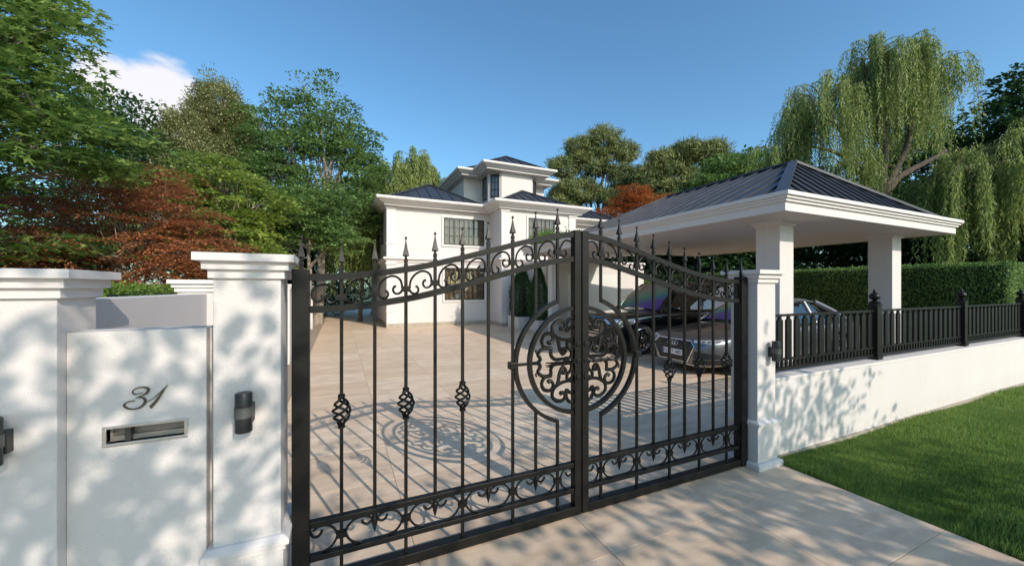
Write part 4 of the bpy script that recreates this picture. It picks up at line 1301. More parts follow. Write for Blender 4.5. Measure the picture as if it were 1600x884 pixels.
# ================================================================== FOLIAGE
rng = np.random.default_rng(11)
KITE = (np.array([(0, 0, 0), (.45, .30, .05), (1, 0, -.06), (.45, -.30, .05)], float), [(0, 1, 2), (0, 2, 3)])
SLIM = (np.array([(0, 0, 0), (.4, .11, .03), (1, 0, -.05), (.4, -.11, .03)], float), [(0, 1, 2), (0, 2, 3)])
OVAL = (np.array([(0, 0, 0), (.25, .26, .05), (.7, .24, .03), (1, 0, -.08), (.7, -.24, .03), (.25, -.26, .05)], float), [(0, 1, 2, 3), (0, 3, 4, 5)])
NEED = (np.array([(0, .035, 0), (0, -.035, 0), (1, 0, 0)], float), [(0, 1, 2)])
def _palm():
    v = [(0, 0, 0)]
    for a, r in ((-2.3, .28), (-1.75, .62), (-1.25, .30), (-.8, .92), (-.38, .45), (0, 1.08), (.38, .45), (.8, .92), (1.25, .30), (1.75, .62), (2.3, .28)):
        v.append((r * math.cos(a), r * math.sin(a) * .9, -.16 * r * r))
    return (np.array(v, float), [(0, i, i + 1) for i in range(1, 11)])
PALM = _palm()

def unit(a):
    return a / np.maximum(np.linalg.norm(a, axis=1, keepdims=True), 1e-9)

def leaves(name, parent, m, pos, tan, nor, size, tpl, wid=None):
    """one crown mesh from arrays of leaf positions, directions and normals"""
    po = np.array(org(parent))
    tan = unit(tan); b = unit(np.cross(nor, tan)); nn = np.cross(tan, b)
    V, F_ = tpl
    k = len(V); n = len(pos)
    size = np.broadcast_to(size, (n,))[:, None]
    w = 1.0 if wid is None else wid
    verts = (pos[:, None, :] + tan[:, None, :] * (V[None, :, 0:1] * size[:, None]) + b[:, None, :] * (V[None, :, 1:2] * w * size[:, None]) + nn[:, None, :] * (V[None, :, 2:3] * size[:, None]) - po).reshape(-1, 3)
    lv = np.concatenate([np.array(f) for f in F_]); ls = np.array([len(f) for f in F_])
    loops = (lv[None, :] + (np.arange(n) * k)[:, None]).ravel()
    tot = np.tile(ls, n); start = np.concatenate([[0], np.cumsum(tot)[:-1]])
    me = bpy.data.meshes.new(name)
    me.vertices.add(len(verts)); me.vertices.foreach_set('co', verts.ravel().astype(np.float32))
    me.loops.add(len(loops)); me.loops.foreach_set('vertex_index', loops.astype(np.int32))
    me.polygons.add(len(tot)); me.polygons.foreach_set('loop_start', start.astype(np.int32)); me.polygons.foreach_set('loop_total', tot.astype(np.int32))
    me.update(calc_edges=True)
    me.materials.append(m)
    o = bpy.data.objects.new(name, me); COL.objects.link(o)
    if parent: o.parent = parent
    ORG[o.name] = Vector(po)
    return o

def lobe_points(lobes, n, lo=.45, zmin=None):
    w = np.array([l[3] * l[4] * l[5] for l in lobes]) ** .67; w /= w.sum()
    idx = rng.choice(len(lobes), n, p=w)
    L6 = np.array([l[:6] for l in lobes])[idx]
    d = unit(rng.normal(size=(n, 3)))
    r = lo + (1 - lo) * rng.random((n, 1)) ** .6
    # lumpy outline
    r *= 1 + .16 * np.sin(d[:, :1] * 5 + idx[:, None]) * np.cos(d[:, 2:] * 4 + idx[:, None] * 2)
    p = L6[:, :3] + d * L6[:, 3:] * r
    if zmin is not None:
        p = p[p[:, 2] > zmin]
    return p

def spray(cl, per, rc, flat, droop, axisc, jitter=.35, outw=.5):
    """leaves of every cluster: a flattened, drooping plate of foliage"""
    n = len(cl)
    c = np.repeat(cl, per, axis=0)
    rc = np.repeat(rc, per)
    th = rng.random(n * per) * 2 * np.pi
    rho = np.sqrt(rng.random(n * per))
    out = c - axisc; out[:, 2] *= .2; out = unit(out)
    d = np.stack([np.cos(th), np.sin(th), np.zeros_like(th)], 1)
    off = d * rho[:, None]
    h = rng.normal(size=n * per) * flat
    pos = c + (off + out * outw * rho[:, None]) * rc[:, None]
    pos[:, 2] += (h - droop * rho ** 2) * rc
    tan = d * .7 + out * .6 + rng.normal(size=(n * per, 3)) * jitter
    tan[:, 2] -= droop * .7 * rho
    nor = np.array([0, 0, 1.]) + rng.normal(size=(n * per, 3)) * .38 + out * .25
    return pos, tan, nor

def limb_pts(a, b, sag=0, wob=.05, k=7, bow=None):
    a, b = Vector(a), Vector(b); L_ = (b - a).length
    pts = []
    ph = rnd.uniform(0, 6)
    for i in range(k + 1):
        s = i / k
        p = a.lerp(b, s)
        p.z += sag * math.sin(math.pi * s) * L_
        q = math.sin(math.pi * s)
        p.x += wob * L_ * math.sin(ph + s * 5) * q; p.y += wob * L_ * math.cos(ph * 1.3 + s * 4.4) * q
        pts.append(p)
    return pts
def limbs(name, parent, m, specs):
    mb = MB()
    for a, b, r0, r1, sag in specs:
        P_ = limb_pts(a, b, sag)
        n = len(P_)
        mb.tube(P_, [r0 + (r1 - r0) * i / (n - 1) for i in range(n)], 7 if r0 > .05 else 4)
    return mb.build(name, m, parent, smooth='all', fix=False)

def wood(parent, m, base, lobes, r, cl, twigs=60, split=.35):
    base = Vector(base)
    top = Vector(max(lobes, key=lambda l: l[2])[:3])
    low = min(l[2] - l[5] for l in lobes)
    fork = Vector((base.x * .6 + top.x * .4, base.y * .6 + top.y * .4, base.z + max(.5, (top.z - base.z) * split)))
    MB().tube([base + Vector((0, 0, -.1)), base + Vector((0, 0, .15)), base.lerp(fork, .5) + Vector((.03, .02, 0)), fork], [r * 1.5, r * 1.1, r * .95, r * .8], 10).build('trunk', m, parent, smooth='all')
    sp = []
    heads = []
    for l in lobes:
        c = Vector(l[:3]); sp.append((fork if rnd.random() < .7 else fork.lerp(top, .3), c, r * .55, r * .14, .06)); heads.append(c)
    if len(cl):
        for i in rng.choice(len(cl), min(twigs, len(cl)), replace=False):
            c = Vector(cl[i]); h = min(heads, key=lambda q: (q - c).length)
            a = fork.lerp(h, rnd.uniform(.45, 1))
            sp.append((a, c, r * .16, r * .03, .06))
    limbs('limbs', parent, m, sp)

def broadleaf(name, label, base, lobes, ncl, per, rc, size, mleaf, mbark=None, r=.15, tpl=KITE, flat=.16, droop=.35, lo=.45, twigs=60, group=None, cat='tree', wid=None, split=.35, jitter=.35, zmin=None, layer=0):
    t = thing(name, label, cat, base, group)
    cl = lobe_points(lobes, ncl, lo, zmin)
    if layer:
        z_ = cl[:, 2] + 1.1 * layer * np.sin(cl[:, 0] * 1.9 + cl[:, 1]) + .9 * layer * np.cos(cl[:, 1] * 1.6)
        cl[:, 2] += (np.round(z_ / layer) * layer - z_) * .6
    ax = np.array([np.mean([l[0] for l in lobes]), np.mean([l[1] for l in lobes]), 0.])
    rcs = rc * rng.uniform(.6, 1.3, len(cl))
    pos, tan, nor = spray(cl, per, rcs, flat, droop, ax, jitter)
    sz = size * rng.uniform(.65, 1.25, len(pos))
    o = leaves('crown', t, mleaf, pos, tan, nor, sz, tpl, wid)
    wood(t, mbark or BARK, base, lobes, r, cl, twigs, split)
    return t

G_MAPLE = leaf_mat('leaf_maple_green', (.04, .095, .022), (.27, .37, .09), .38)
G_DARK = leaf_mat('leaf_dark_green', (.022, .055, .018), (.065, .13, .038), .25)
G_BLUE = leaf_mat('leaf_blue_green', (.045, .11, .03), (.26, .37, .12), .3)
G_OLIVE = leaf_mat('leaf_olive', (.15, .17, .065), (.36, .36, .17), .25)
G_YEL = leaf_mat('leaf_yellow_green', (.10, .17, .03), (.38, .44, .10), .4)
G_RED = leaf_mat('leaf_red_maple', (.14, .04, .02), (.55, .23, .10), .35)
G_WIL = leaf_mat('leaf_willow', (.085, .14, .03), (.35, .41, .12), .4)
G_PINE = leaf_mat('pine_needles', (.045, .085, .025), (.30, .31, .11), .15, .6)
G_HEDGE = leaf_mat('leaf_hedge', (.05, .12, .026), (.25, .36, .085), .2, .5, 1.5)
G_LIME = leaf_mat('leaf_lime_hedge', (.08, .14, .02), (.22, .30, .05), .35)
G_GRASS = leaf_mat('grass_blades', (.07, .145, .03), (.25, .34, .085), .35, .5, .9)
G_TOPI = leaf_mat('leaf_topiary', (.022, .075, .022), (.06, .14, .035), .15)

# --- left side trees
broadleaf('maple_tree', 'large green maple with broad pointed leaves filling the upper left corner', (-6.9, 8.0, 0),
          [(-5.8, 8.8, 5.6, 1.2, 1.1, 1.1), (-4.9, 8.8, 5.9, .8, .9, .75), (-4.8, 8.9, 4.9, .9, .9, .55), (-5.0, 8.3, 4.0, 1.3, 1.1, .6), (-4.1, 8.9, 4.35, .65, .7, .35), (-3.85, 8.6, 3.8, .6, .6, .25), (-5.6, 7.8, 3.0, 1.2, 1.1, .7), (-5.2, 8.8, 2.3, 1.2, 1.0, .6), (-6.0, 9.0, 6.9, 1.1, 1.0, .8), (-4.5, 9.1, 6.5, .45, .5, .3)],
          520, 34, .46, .115, G_MAPLE, BARKP, .16, PALM, .07, .42, .35, 200, jitter=.3, layer=.45)
broadleaf('maple_tree', 'slender young maple with broad green leaves low over the left wall', (-5.6, 6.6, 0),
          [(-5.3, 6.9, 2.5, .9, .8, .5), (-4.7, 6.9, 2.2, .6, .6, .25), (-5.6, 6.7, 3.3, .7, .7, .4)],
          70, 24, .36, .12, G_MAPLE, BARKP, .07, PALM, .12, .45, .3, 60, jitter=.3)
broadleaf('dark_tree', 'dark feathery green tree rising behind the big left maple', (-8.4, 21.5, 0),
          [(-8.6, 21.3, 8.0, 2.0, 2, 1.6), (-9.8, 21.6, 7.4, 2.4, 2, 2.2), (-6.9, 21, 6.6, 1.6, 1.6, 1.5), (-8, 21, 4.5, 3, 2, 2.4)],
          520, 40, .62, .17, leaf_mat('leaf_mid_green', (.03, .075, .022), (.08, .155, .045), .3), BARK, .2, KITE, .22, .25, .5, 60)
broadleaf('red_maple_tree', 'dark red Japanese maple with layered lace foliage behind the left wall', (-3.95, 10.5, 0),
          [(-4.1, 10.4, 3.75, 1.0, 1.0, .5), (-4.9, 10.5, 3.1, 1.1, 1.0, .6), (-3.3, 10.0, 3.15, .95, .9, .5), (-2.75, 9.9, 2.55, .62, .8, .42), (-5.2, 10.2, 2.2, 1.3, 1.1, .65), (-3.9, 9.6, 2.3, 1.4, 1.1, .5), (-3.1, 9.4, 1.95, .9, .8, .30), (-4.6, 9.4, 1.75, 1.5, .8, .35)],
          300, 170, .46, .082, G_RED, BARKP, .10, SLIM, .035, .48, .35, 130, wid=1.5, split=.45, jitter=.22, layer=.34)
broadleaf('olive_tree', 'tall dense olive green tree with an upright oval crown left of the sky gap', (-5.2, 21.2, 0),
          [(-4.95, 21, 9.7, .75, .9, 1.4), (-5.5, 21, 9.0, .6, .8, 1.0), (-6.3, 21.2, 8.2, .7, .9, 1.0), (-4.2, 21, 8.9, .6, .8, 1.1), (-5.0, 21, 8.2, 1.1, 1.0, 1.3), (-3.9, 20.9, 7.8, .7, .8, .9), (-5.3, 20.9, 6.6, 1.8, 1.5, 1.5)],
          900, 110, .30, .085, G_OLIVE, BARK, .18, OVAL, .5, .0, .45, 60, jitter=.8)
broadleaf('green_maple_tree', 'yellow green maple with pale limbs between the red maple and the tall green tree', (-3.3, 14.6, 0),
          [(-3.3, 14.5, 5.0, 1.1, 1.2, .75), (-4.7, 14.9, 4.7, .9, 1.0, .6), (-2.4, 14.0, 4.3, .8, 1.0, .7), (-4.2, 14.4, 3.9, 1.3, 1.1, .8), (-3.0, 13.9, 3.2, 1.2, 1.1, .7), (-2.3, 13.6, 2.5, .8, .9, .5)],
          270, 95, .50, .115, G_YEL, BARKP, .16, KITE, .07, .55, .45, 120, wid=1.3, layer=.55)
broadleaf('broad_tree', 'tallest green tree left of the house with upright leafy tips', (-.9, 19.4, 0),
          [(-.5, 19.0, 9.9, .38, .5, 1.35), (-1.5, 19.4, 9.6, .34, .5, 1.25), (-2.3, 19.6, 9.4, .42, .6, 1.1), (-3.4, 20.2, 9.0, .4, .6, 1.1), (.35, 18.7, 9.1, .36, .5, 1.2), (1.1, 18.4, 8.0, .42, .5, .8), (-.7, 19.0, 8.4, .9, 1.0, 1.0), (-2.6, 19.8, 8.0, 1.1, .9, 1.0), (.3, 18.6, 7.8, .8, .9, .8), (-1.2, 19.2, 7.0, 2.2, 1.6, 1.6), (1.1, 18.4, 6.8, .8, 1.0, .7), (-2.8, 19.6, 6.2, 1.4, 1.2, 1.3), (-.4, 18.6, 4.9, 1.9, 1.3, 1.3), (.7, 18.4, 5.4, .85, .9, 1.2), (-2.2, 18.9, 4.2, 1.3, 1.1, 1.0)],
          760, 66, .50, .125, G_BLUE, BARKP, .2, KITE, .10, .42, .4, 130, wid=1.2, layer=.55)
broadleaf('spreading_tree', 'low spreading tree with forked trunks at the foot of the tallest left tree', (-1.2, 16.2, 0),
          [(-1.1, 16.0, 3.9, 1.3, 1.0, .6), (-.2, 15.9, 3.5, .9, .9, .5), (-2.1, 16.3, 3.6, 1.0, .9, .6), (-.8, 16.0, 4.8, 1.3, 1, .6)],
          190, 80, .46, .115, G_BLUE, BARKP, .13, KITE, .07, .5, .4, 60, wid=1.3, split=.5, layer=.5)
# dark wood behind the left trees
for k, (x, y, h, rx) in enumerate(((-15.5, 24, 8.5, 3.6), (-10.5, 27, 8.0, 3.4), (-6.0, 27.5, 7.4, 3.0), (-2.2, 27.5, 7.2, 2.8))):
    broadleaf('background_tree', ['dark tree at the far left behind the maple', 'dark tree behind the red maple', 'dark tree behind the yellow green maple', 'dark tree behind the tallest left tree'][k], (x, y, 0),
              [(x, y, h * .62, rx, 2.2, h * .40), (x + rx * .4, y - .4, h * .34, rx, 2, h * .32)], 330, 46, .8, .26, G_DARK, BARK, .22, KITE, .25, .2, .6, 20, group='dark trees behind the left garden')

# --- willows
def willow(name, label, base, heads, limbs_, nst, Ls, lsz, step, r, mleaf=G_WIL, fork_h=2.0, spread=.35, dens=1):
    t = thing(name, label, 'tree', base)
    base = Vector(base)
    fork = Vector((base.x + .1, base.y, fork_h))
    MB().tube([base + Vector((0, 0, -.1)), base + Vector((0, 0, .3)), base.lerp(fork, .6) + Vector((.05, 0, 0)), fork], [r * 1.4, r * 1.05, r * .9, r * .8], 10).build('trunk', BARK, t, smooth='all')
    sp = [(fork if f is None else Vector(f), Vector(q), r0, r1, sg) for f, q, r0, r1, sg in limbs_]
    P_, T_, N_, S_2 = [], [], [], []
    twig = MB()
    for (cx, cy, cz, rx, ry, rz, wgt, L0) in heads:
        per = 15
        for q_ in range(max(3, int(nst * wgt / per))):
            a = rnd.uniform(0, 2 * math.pi); q = math.sqrt(rnd.random()) * .95
            hx = cx + rx * q * math.cos(a) * .8; hy = cy + ry * q * math.sin(a) * .8
            hz = cz + rz * math.sqrt(max(0, 1 - q * q)) * rnd.uniform(.1, 1.0)
            tl = rnd.uniform(.35, .95) * (.6 + .5 * q); a2 = a + rnd.uniform(-.6, .6)
            bow = rnd.uniform(.08, .26)
            def tw(u): return (hx + tl * u * math.cos(a2), hy + tl * u * math.sin(a2), hz + bow * math.sin(u * 2.4) - .32 * tl * u * u)
            twig.tube([tw(-.25), tw(0), tw(.35), tw(.7), tw(1)], [.022, .018, .013, .009, .005], 4)
            lt = L0 * rnd.uniform(.35, 1.1)
            if q_ % 3 == 0:
                sp.append((Vector((cx, cy, cz - rz * .35)), Vector(tw(-.25)), .04, .02, .10))
            for i in range(per):
                u = rnd.random() ** .8
                x, y, z = tw(u)
                x += rnd.uniform(-.12, .12); y += rnd.uniform(-.12, .12)
                ln = lt * rnd.uniform(.45, 1.1)
                n = max(5, int(ln / step))
                ox, oy = math.cos(a2) * spread * u * .7, math.sin(a2) * spread * u * .7
                kk = np.arange(n) / n
                sway = rnd.uniform(-.10, .10)
                px = x + ox * (1 - np.exp(-3 * kk)) + sway * np.sin(kk * 3)
                py = y + oy * (1 - np.exp(-3 * kk)) + sway * np.cos(kk * 2.5)
                pz = z - ln * kk
                ps = np.stack([px, py, pz], 1)
                if i % 3 == 0:
                    twig.tube([tuple(v) for v in ps[::max(1, n // 5)]], .0055, 3, cap=False)
                for s in (1, -1):
                    ang = rng.random(n) * 2 * np.pi
                    tn = np.stack([np.cos(ang) * .5, np.sin(ang) * .5, -1.0 * np.ones(n)], 1)
                    P_.append(ps + rng.normal(size=(n, 3)) * .012); T_.append(tn); N_.append(np.stack([-np.sin(ang), np.cos(ang), .3 * np.ones(n)], 1) + rng.normal(size=(n, 3)) * .3)
                    S_2.append(lsz * rng.uniform(.6, 1.25, n))
    leaves('crown', t, mleaf, np.concatenate(P_), np.concatenate(T_), np.concatenate(N_), np.concatenate(S_2), SLIM)
    twig.build('twigs', BARK, t, fix=False)
    limbs('limbs', t, BARK, sp)
    return t

f0 = (19.4, 7.55, 5.2)
willow('willow_tree', 'big weeping willow with forked dark trunk behind the right end of the carport', (19.3, 7.7, 0),
       [(17.6, 8.5, 8.7, 1.25, 1.2, 1.6, .95, 3.6), (17.0, 8.8, 8.1, 1.1, 1.1, 1.2, .6, 3.4), (15.9, 9.3, 7.0, .95, .6, .7, .28, 2.2), (19.1, 7.8, 10.2, .75, .8, 1.5, .75, 4.0), (20.1, 7.3, 10.4, .9, .9, 1.3, .85, 4.0), (21.0, 6.9, 9.9, .95, .9, 1.3, .85, 3.4), (21.9, 6.5, 9.6, .6, .6, 1.0, .22, 2.2), (18.4, 8.1, 6.4, 1.4, .9, .8, .35, 2.6), (20.6, 6.2, 5.6, 1.3, 1.0, .6, .3, 2.3)],
       [(None, f0, .30, .20, .02), (f0, (17.7, 8.5, 8.4), .17, .06, .05), (f0, (19.1, 7.8, 10.2), .17, .06, .0), (f0, (20.2, 7.3, 9.8), .17, .06, .03), (f0, (21.2, 6.9, 9.3), .14, .05, .08), ((18.9, 7.9, 6.2), (16.0, 9.3, 7.3), .09, .03, .12), (f0, (21.4, 6.4, 7.0), .16, .07, .06)],
       470, None, .15, .115, .30, fork_h=4.2)
willow('willow_tree', 'second weeping willow at the right edge, its long strands hanging over the hedge', (22.6, 4.7, 0),
       [(20.4, 5.3, 5.9, 1.5, 1.0, .8, .9, 3.6), (21.6, 4.9, 6.4, 1.5, 1.0, .8, .8, 4.0), (19.4, 5.1, 5.3, 1.1, .9, .6, .7, 3.6), (22.9, 4.3, 7.1, 1.8, 1.0, .8, 1.1, 5.0), (20.6, 4.4, 5.4, 1.4, .9, .6, .6, 3.6), (23.9, 3.6, 7.0, 1.8, 1, .8, 1.1, 5.0), (21.8, 4.2, 6.2, 1.6, .9, .7, .8, 4.6)],
       [(None, (21.6, 5.0, 6.2), .2, .1, .08), (None, (20.0, 5.4, 6.0), .16, .05, .12), (None, (22.9, 4.2, 7.2), .18, .06, .05), (None, (19.0, 5.3, 5.2), .1, .03, .14)],
       430, None, .17, .12, .26, fork_h=3.2)
willow('willow_tree', 'pale weeping willow behind the left wing of the house', (4.6, 27.4, 0),
       [(3.3, 27.0, 9.3, 1.3, 1.0, 1.3, .8, 4.5), (4.8, 27.1, 9.9, 1.4, 1.0, 1.5, .9, 4.5), (6.2, 27.2, 9.0, 1.3, 1.0, 1.0, .6, 3.5), (2.2, 26.9, 8.4, 1.1, .9, 1.0, .7, 4.5), (1.6, 26.6, 6.0, .9, .9, 1.0, .4, 4.5)],
       [(None, (4.9, 27.2, 9.6), .2, .06, .0), (None, (3.4, 27, 8.6), .15, .05, .05), (None, (6.2, 27.2, 8.6), .13, .04, .05)],
       560, None, .26, .20, .25, fork_h=4)
willow('willow_tree', 'small weeping willow hanging beside the left corner of the house', (.95, 20.6, 0),
       [(.9, 20.4, 4.6, .75, .8, .6, .7, 3.2), (.2, 20.6, 3.9, .6, .7, .4, .4, 2.6), (1.2, 20.9, 5.6, .5, .6, .8, .4, 3.6)],
       [(None, (.9, 20.4, 4.6), .1, .04, .0)],
       520, None, .17, .12, .10, fork_h=2.4)

# --- pines behind the house and carport
def pine(label, base, lobes, ncl, m=G_PINE, size=.42, per=46, name='pine_tree'):
    t = thing(name, label, 'tree', base)
    cl = lobe_points(lobes, ncl, .55)
    ax = np.array([np.mean([l[0] for l in lobes]), np.mean([l[1] for l in lobes]), 0.])
    c = np.repeat(cl, per, axis=0)
    out = c - ax; out[:, 2] = 0; out = unit(out)
    d = unit(rng.normal(size=(len(c), 3)) + out * .5 + np.array([0, 0, .55]))
    pos = c + rng.normal(size=(len(c), 3)) * np.array([.42, .42, .20]) * size * 1.3
    leaves('crown', t, m, pos, d, rng.normal(size=(len(c), 3)), size * rng.uniform(.6, 1.1, len(c)), NEED, 2.3)
    wood(t, BARK, base, lobes, .28, cl, 50, .3)
    return t
pine('tall pine with rounded tiers of needles right of the house tower', (21.0, 27.8, 0),
     [(19.6, 28.4, 14.2, 1.3, 1.2, .9), (21.6, 27.6, 14.8, 1.5, 1.2, 1.3), (23.2, 26.8, 13.8, 1.2, 1.1, 1.0), (18.3, 29, 12.4, 1.5, 1.2, 1.0), (20.8, 27.9, 12.8, 1.8, 1.4, 1.2), (23.4, 26.9, 11.6, 1.7, 1.3, 1.1), (19.6, 28.4, 10.3, 2.3, 1.5, 1.2), (22.8, 27, 9.6, 2.2, 1.5, 1.1), (25.2, 26, 10.0, .9, .9, .5), (18.2, 29, 9.6, 1.5, 1.2, 1.2), (17.6, 28.2, 8, 1.6, 1.2, 1.5)], 1250)
pine('broad bushy pine behind the carport roof ridge', (26.6, 23.2, 0),
     [(25.0, 24, 12.2, 1.3, 1.2, 1.0), (26.9, 23.1, 13.0, 1.4, 1.2, 1.1), (28.8, 22.2, 12.9, 1.3, 1.1, 1.1), (30.2, 21.4, 11.9, 1.2, 1.1, .9), (23.9, 24.5, 10.8, 1.3, 1.1, 1.0), (26.2, 23.4, 10.6, 2.2, 1.4, 1.4), (29.2, 22, 10.4, 2.1, 1.4, 1.3), (25.6, 23.6, 8.4, 2.4, 1.4, 1.3)], 1100, size=.5)
broadleaf('red_maple_tree', 'small rust red Japanese maple behind the carport roof, beside the pine', (17.6, 18.4, 0),
          [(16.6, 18.8, 7.0, 1.0, .9, .55), (17.6, 18.3, 7.0, 1.0, .9, .5), (18.8, 17.8, 7.1, .7, .7, .4), (16.9, 18.6, 7.75, .9, .8, .45), (15.6, 19.2, 6.3, 1.1, .9, .45), (17.5, 18.4, 6.3, 1.6, 1, .6)],
          330, 70, .40, .12, leaf_mat('leaf_rust_maple', (.20, .055, .016), (.52, .18, .05), .35), BARK, .14, SLIM, .09, .35, .55, 40, wid=1.5, split=.5, jitter=.5)
broadleaf('leafy_tree', 'fresh green leafy tree between the bushy pine and the big willow', (24.0, 16.0, 0),
          [(23.0, 16.6, 9.0, 1.2, 1.2, 1.0), (24.4, 15.9, 9.5, 1.2, 1.2, 1.0), (21.8, 17, 8.0, 1.3, 1.2, 1.0), (25.4, 15.2, 8.6, 1.2, 1.2, 1.2), (23.4, 16.2, 7, 2.2, 1.5, 1.5)],
          330, 44, .62, .22, G_BLUE, BARK, .2, OVAL, .2, .25, .5, 40)
# dark wood behind the hedge and the willows
for k, (x, y, h, rx, rz) in enumerate(((17.5, 12.5, 5.4, 2.2, 2.4), (20.5, 13.0, 6.2, 2.6, 2.8), (24.0, 9.5, 6.6, 2.6, 3.0), (27.5, 9.0, 10.0, 2.5, 5.0), (30, 6.0, 11.4, 2.6, 5.4), (24.6, 1.8, 7.4, 2.1, 3.6), (15.5, 16.5, 5.0, 2.2, 2.2), (30.5, 2.0, 9.5, 2.6, 4.6), (19.0, 18.0, 6.4, 2.6, 2.6), (27, 14, 8.6, 2.6, 4))):
    lab = ['dark shrubby tree under the carport roof line', 'dark tree between the carport columns', 'dark tree behind the willow trunk', 'tall dark tree right of the big willow',
           'tallest dark tree at the right edge', 'dark tree over the hedge end at the right edge', 'dark tree glimpsed beyond the black car', 'dark tree at the far right edge', 'dark tree left behind the carport roof', 'dark tree behind the willow crown'][k]
    broadleaf('background_tree', lab, (x, y, 0), [(x, y, h - rz * .55, rx, 2.0, rz * .6), (x - .3, y - .5, h * .35, rx * 1.05, 1.8, h * .33)],
              int(300 * max(1, rz / 2.6)), 46, .66, .25, G_DARK, BARK, .2, KITE, .18, .35, .55, 25, group='dark trees behind the hedge')

# --- hedges and topiary
def box_leaves(x0, x1, y0, y1, z0, z1, n, faces):
    P_, N_ = [], []
    dims = {'-x': (y1 - y0) * (z1 - z0), '+x': (y1 - y0) * (z1 - z0), '-y': (x1 - x0) * (z1 - z0), '+z': (x1 - x0) * (y1 - y0), '+y': (x1 - x0) * (z1 - z0)}
    tot = sum(dims[f] for f in faces)
    for f in faces:
        k = int(n * dims[f] / tot); u, v = rng.random(k), rng.random(k)
        lump = .035 * np.sin(u * 41) * np.sin(v * 13)
        if f[1] == 'x': p = np.stack([np.full(k, x0 if f[0] == '-' else x1) + lump, y0 + u * (y1 - y0), z0 + v * (z1 - z0)], 1); nn = (-1 if f[0] == '-' else 1, 0, 0)
        elif f[1] == 'y': p = np.stack([x0 + u * (x1 - x0), np.full(k, y0 if f[0] == '-' else y1) + lump, z0 + v * (z1 - z0)], 1); nn = (0, -1 if f[0] == '-' else 1, 0)
        else: p = np.stack([x0 + u * (x1 - x0), y0 + v * (y1 - y0), np.full(k, z1) + lump], 1); nn = (0, 0, 1)
        P_.append(p + rng.normal(size=(k, 3)) * .022); N_.append(np.tile(nn, (k, 1)))
    return np.concatenate(P_), np.concatenate(N_).astype(float)
def hedge(label, x0, x1, y0, y1, z1, n, size, m, faces=('-x', '-y', '+z'), cat='hedge'):
    t = thing('clipped_hedge', label, cat, ((x0 + x1) / 2, (y0 + y1) / 2, 0))
    MB().box(x0 + .05, x1 - .05, y0 + .05, y1 - .05, 0, z1 - .05).build('core', mat(label[:12].replace(' ', '_'), (.012, .03, .008), .95), t)
    p, nn = box_leaves(x0, x1, y0, y1, .02, z1, n, faces)
    tan = rng.normal(size=p.shape) * .8 + nn * .45 + np.array([0, 0, .5])
    leaves('foliage', t, m, p, tan, nn + rng.normal(size=p.shape) * .5, size * rng.uniform(.6, 1.3, len(p)), OVAL)
    return t
hedge('long clipped dark green hedge closing the garden behind the carport', 14.5, 15.7, 3.3, 21, 2.28, 105000, .040, G_HEDGE)
hedge('low lime green hedge just behind the left boundary wall', -3.3, -2.1, 4.8, 15, 1.67, 30000, .042, G_LIME, ('+x', '-y', '+z'))
hedge('low green hedge behind the black car at the garage corner', 12.9, 14.0, 13.3, 14.6, 1.95, 6000, .07, G_HEDGE)
def cone(label, x, y, z0, h, r, n):
    t = thing('clipped_conifer', label, 'shrub', (x, y, z0), 'clipped conifers at the entrance')
    u = rng.random(n); th = rng.random(n) * 6.283
    rr = r * (np.minimum(1, (1 - u) * 1.9) ** .75) * (.75 + .25 * rng.random(n)) * (1 + .10 * np.sin(th * 3 + u * 9))
    rr *= np.minimum(1, .62 + u * 2.5)
    p = np.stack([x + rr * np.cos(th), y + rr * np.sin(th), z0 + u * h], 1)
    out = np.stack([np.cos(th), np.sin(th), .6 * np.ones(n)], 1)
    leaves('foliage', t, G_TOPI, p, out + rng.normal(size=p.shape) * .4, rng.normal(size=p.shape), .085 * rng.uniform(.6, 1.2, n), SLIM, 1.6)
    MB().lathe([(.06, -.05), (.05, h * .5), (.02, h * .9)], (x, y, z0), 8).build('trunk', BARK, t)
cone('left of the two clipped dark conifers beside the entrance door', 6.98, 14.35, .47, 2.12, .50, 9000)
cone('right of the two clipped dark conifers, beside the porch column', 7.12, 13.1, .41, 2.05, .40, 8000)
broadleaf('canopy_shrub', 'low clipped shrub growing on top of the porch canopy', (8.2, 12.3, 3.22), [(7.3, 12.6, 3.42, .75, .55, .26), (8.3, 12.3, 3.45, .8, .6, .28), (6.85, 12.0, 3.38, .35, .7, .2)], 90, 60, .2, .075, G_HEDGE, BARK, .03, OVAL, .5, 0, .5, 15, cat='shrub')

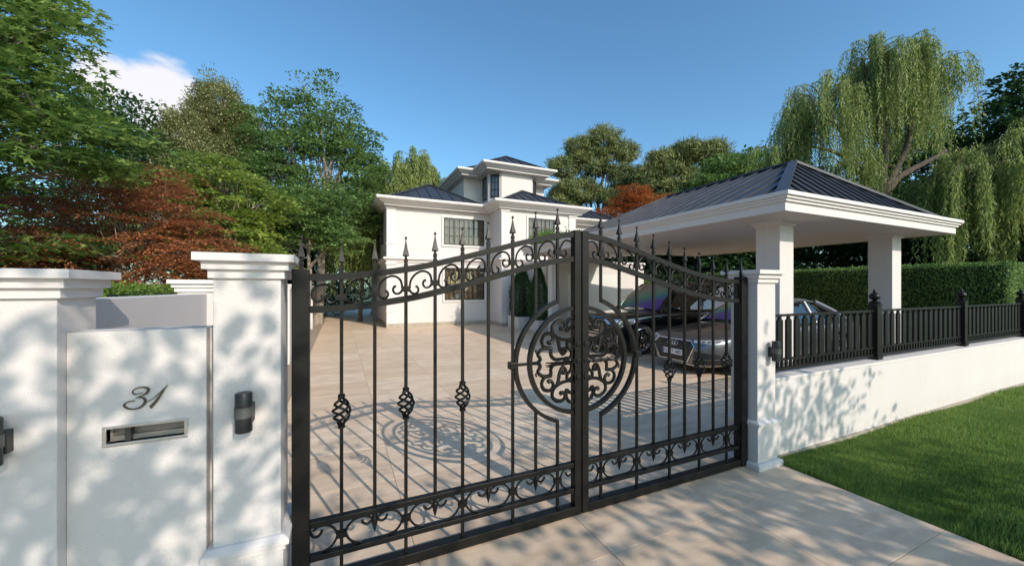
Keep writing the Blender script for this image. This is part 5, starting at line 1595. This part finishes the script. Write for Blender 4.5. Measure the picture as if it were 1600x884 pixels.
# --- street trees behind the viewer: their shade falls on the walls, gate and drive
LEAFS = leaf_mat('leaf_street_tree', (.04, .09, .02), (.10, .18, .04), .2)
def street(label, base, lobes, ncl, per, rc, size):
    broadleaf('street_tree', label, base, lobes, ncl, per, rc, size, LEAFS, BARK, .16, OVAL, .16, .3, .12, 70, group='street trees on the verge behind the viewer')
street('street tree on the verge behind the viewer, left one', (2.6, -5.6, 0), [(1.2, -4.5, 4.45, 1.7, 1.4, 1.4), (.2, -4.1, 4.25, 1.4, 1.1, 1.25), (3.3, -4.9, 3.7, 1.5, 1.2, .8), (1.6, -4.6, 3.0, 2.0, 1.1, .9)], 450, 11, .40, .130)
street('street tree on the verge behind the viewer, right one', (6.6, -5.6, 0), [(6.5, -4.9, 4.35, 1.9, 1.3, 1.0), (5.0, -4.7, 4.5, 1.2, 1.1, .9), (8.2, -5.4, 2.9, 1.5, 1.0, .6), (6.2, -4.9, 3.0, 1.9, 1.1, .7)], 290, 12, .40, .130)

# ================================================================== LAWN
def blades(name, x0, x1, y0, y1, n, h, w, keep=None, z=-.03):
    p = np.stack([x0 + rng.random(n) * (x1 - x0), y0 + rng.random(n) * (y1 - y0), np.full(n, z)], 1)
    if keep is not None: p = p[keep(p)]
    n = len(p); th = rng.random(n) * 6.283
    lean = rng.random(n) * .5
    tan = np.stack([np.cos(th) * lean, np.sin(th) * lean, np.ones(n)], 1)
    nor = np.stack([-np.sin(th), np.cos(th), .2 * np.ones(n)], 1)
    sz = h * rng.uniform(.5, 1.25, n) * (.8 + .35 * np.sin(p[:, 0] * 2.1) * np.sin(p[:, 1] * 3.3 + 1))
    return p, tan, nor, sz
def lawn(name, label, parts):
    P_ = [np.concatenate(a) for a in zip(*parts)]
    o = leaves(name, None, G_GRASS, P_[0], P_[1], P_[2], P_[3], BLADE)
    o['kind'] = 'stuff'; o['label'] = label; o['category'] = 'lawn'
BLADE = (np.array([(0, .045, 0), (0, -.045, 0), (.6, -.03, .06), (.6, .03, .06), (1, 0, .18)], float), [(0, 1, 2, 3), (3, 2, 4)])
tall = blades('', 3.87, 5.3, .2, 1.5, 9000, .11, .01, lambda p: (np.abs(p[:, 0] - 3.9 - rng.random(len(p)) ** 2 * 1.2) < .35))
lawn('lawn_grass', 'mown green lawn in front of the low street wall', [
    blades('', 3.88, 5.6, .3, 2.34, 95000, .062, .01), blades('', 5.6, 8.5, .8, 2.34, 70000, .066, .01), blades('', 8.5, 16, 1.2, 2.34, 45000, .075, .01),
    blades('', 3.885, 4.4, .4, 1.15, 5000, .13, .01)])
lawn('garden_grass', 'strip of lawn between the carport and the long hedge', [blades('', 13.3, 14.5, 2.6, 12, 26000, .09, .01)])
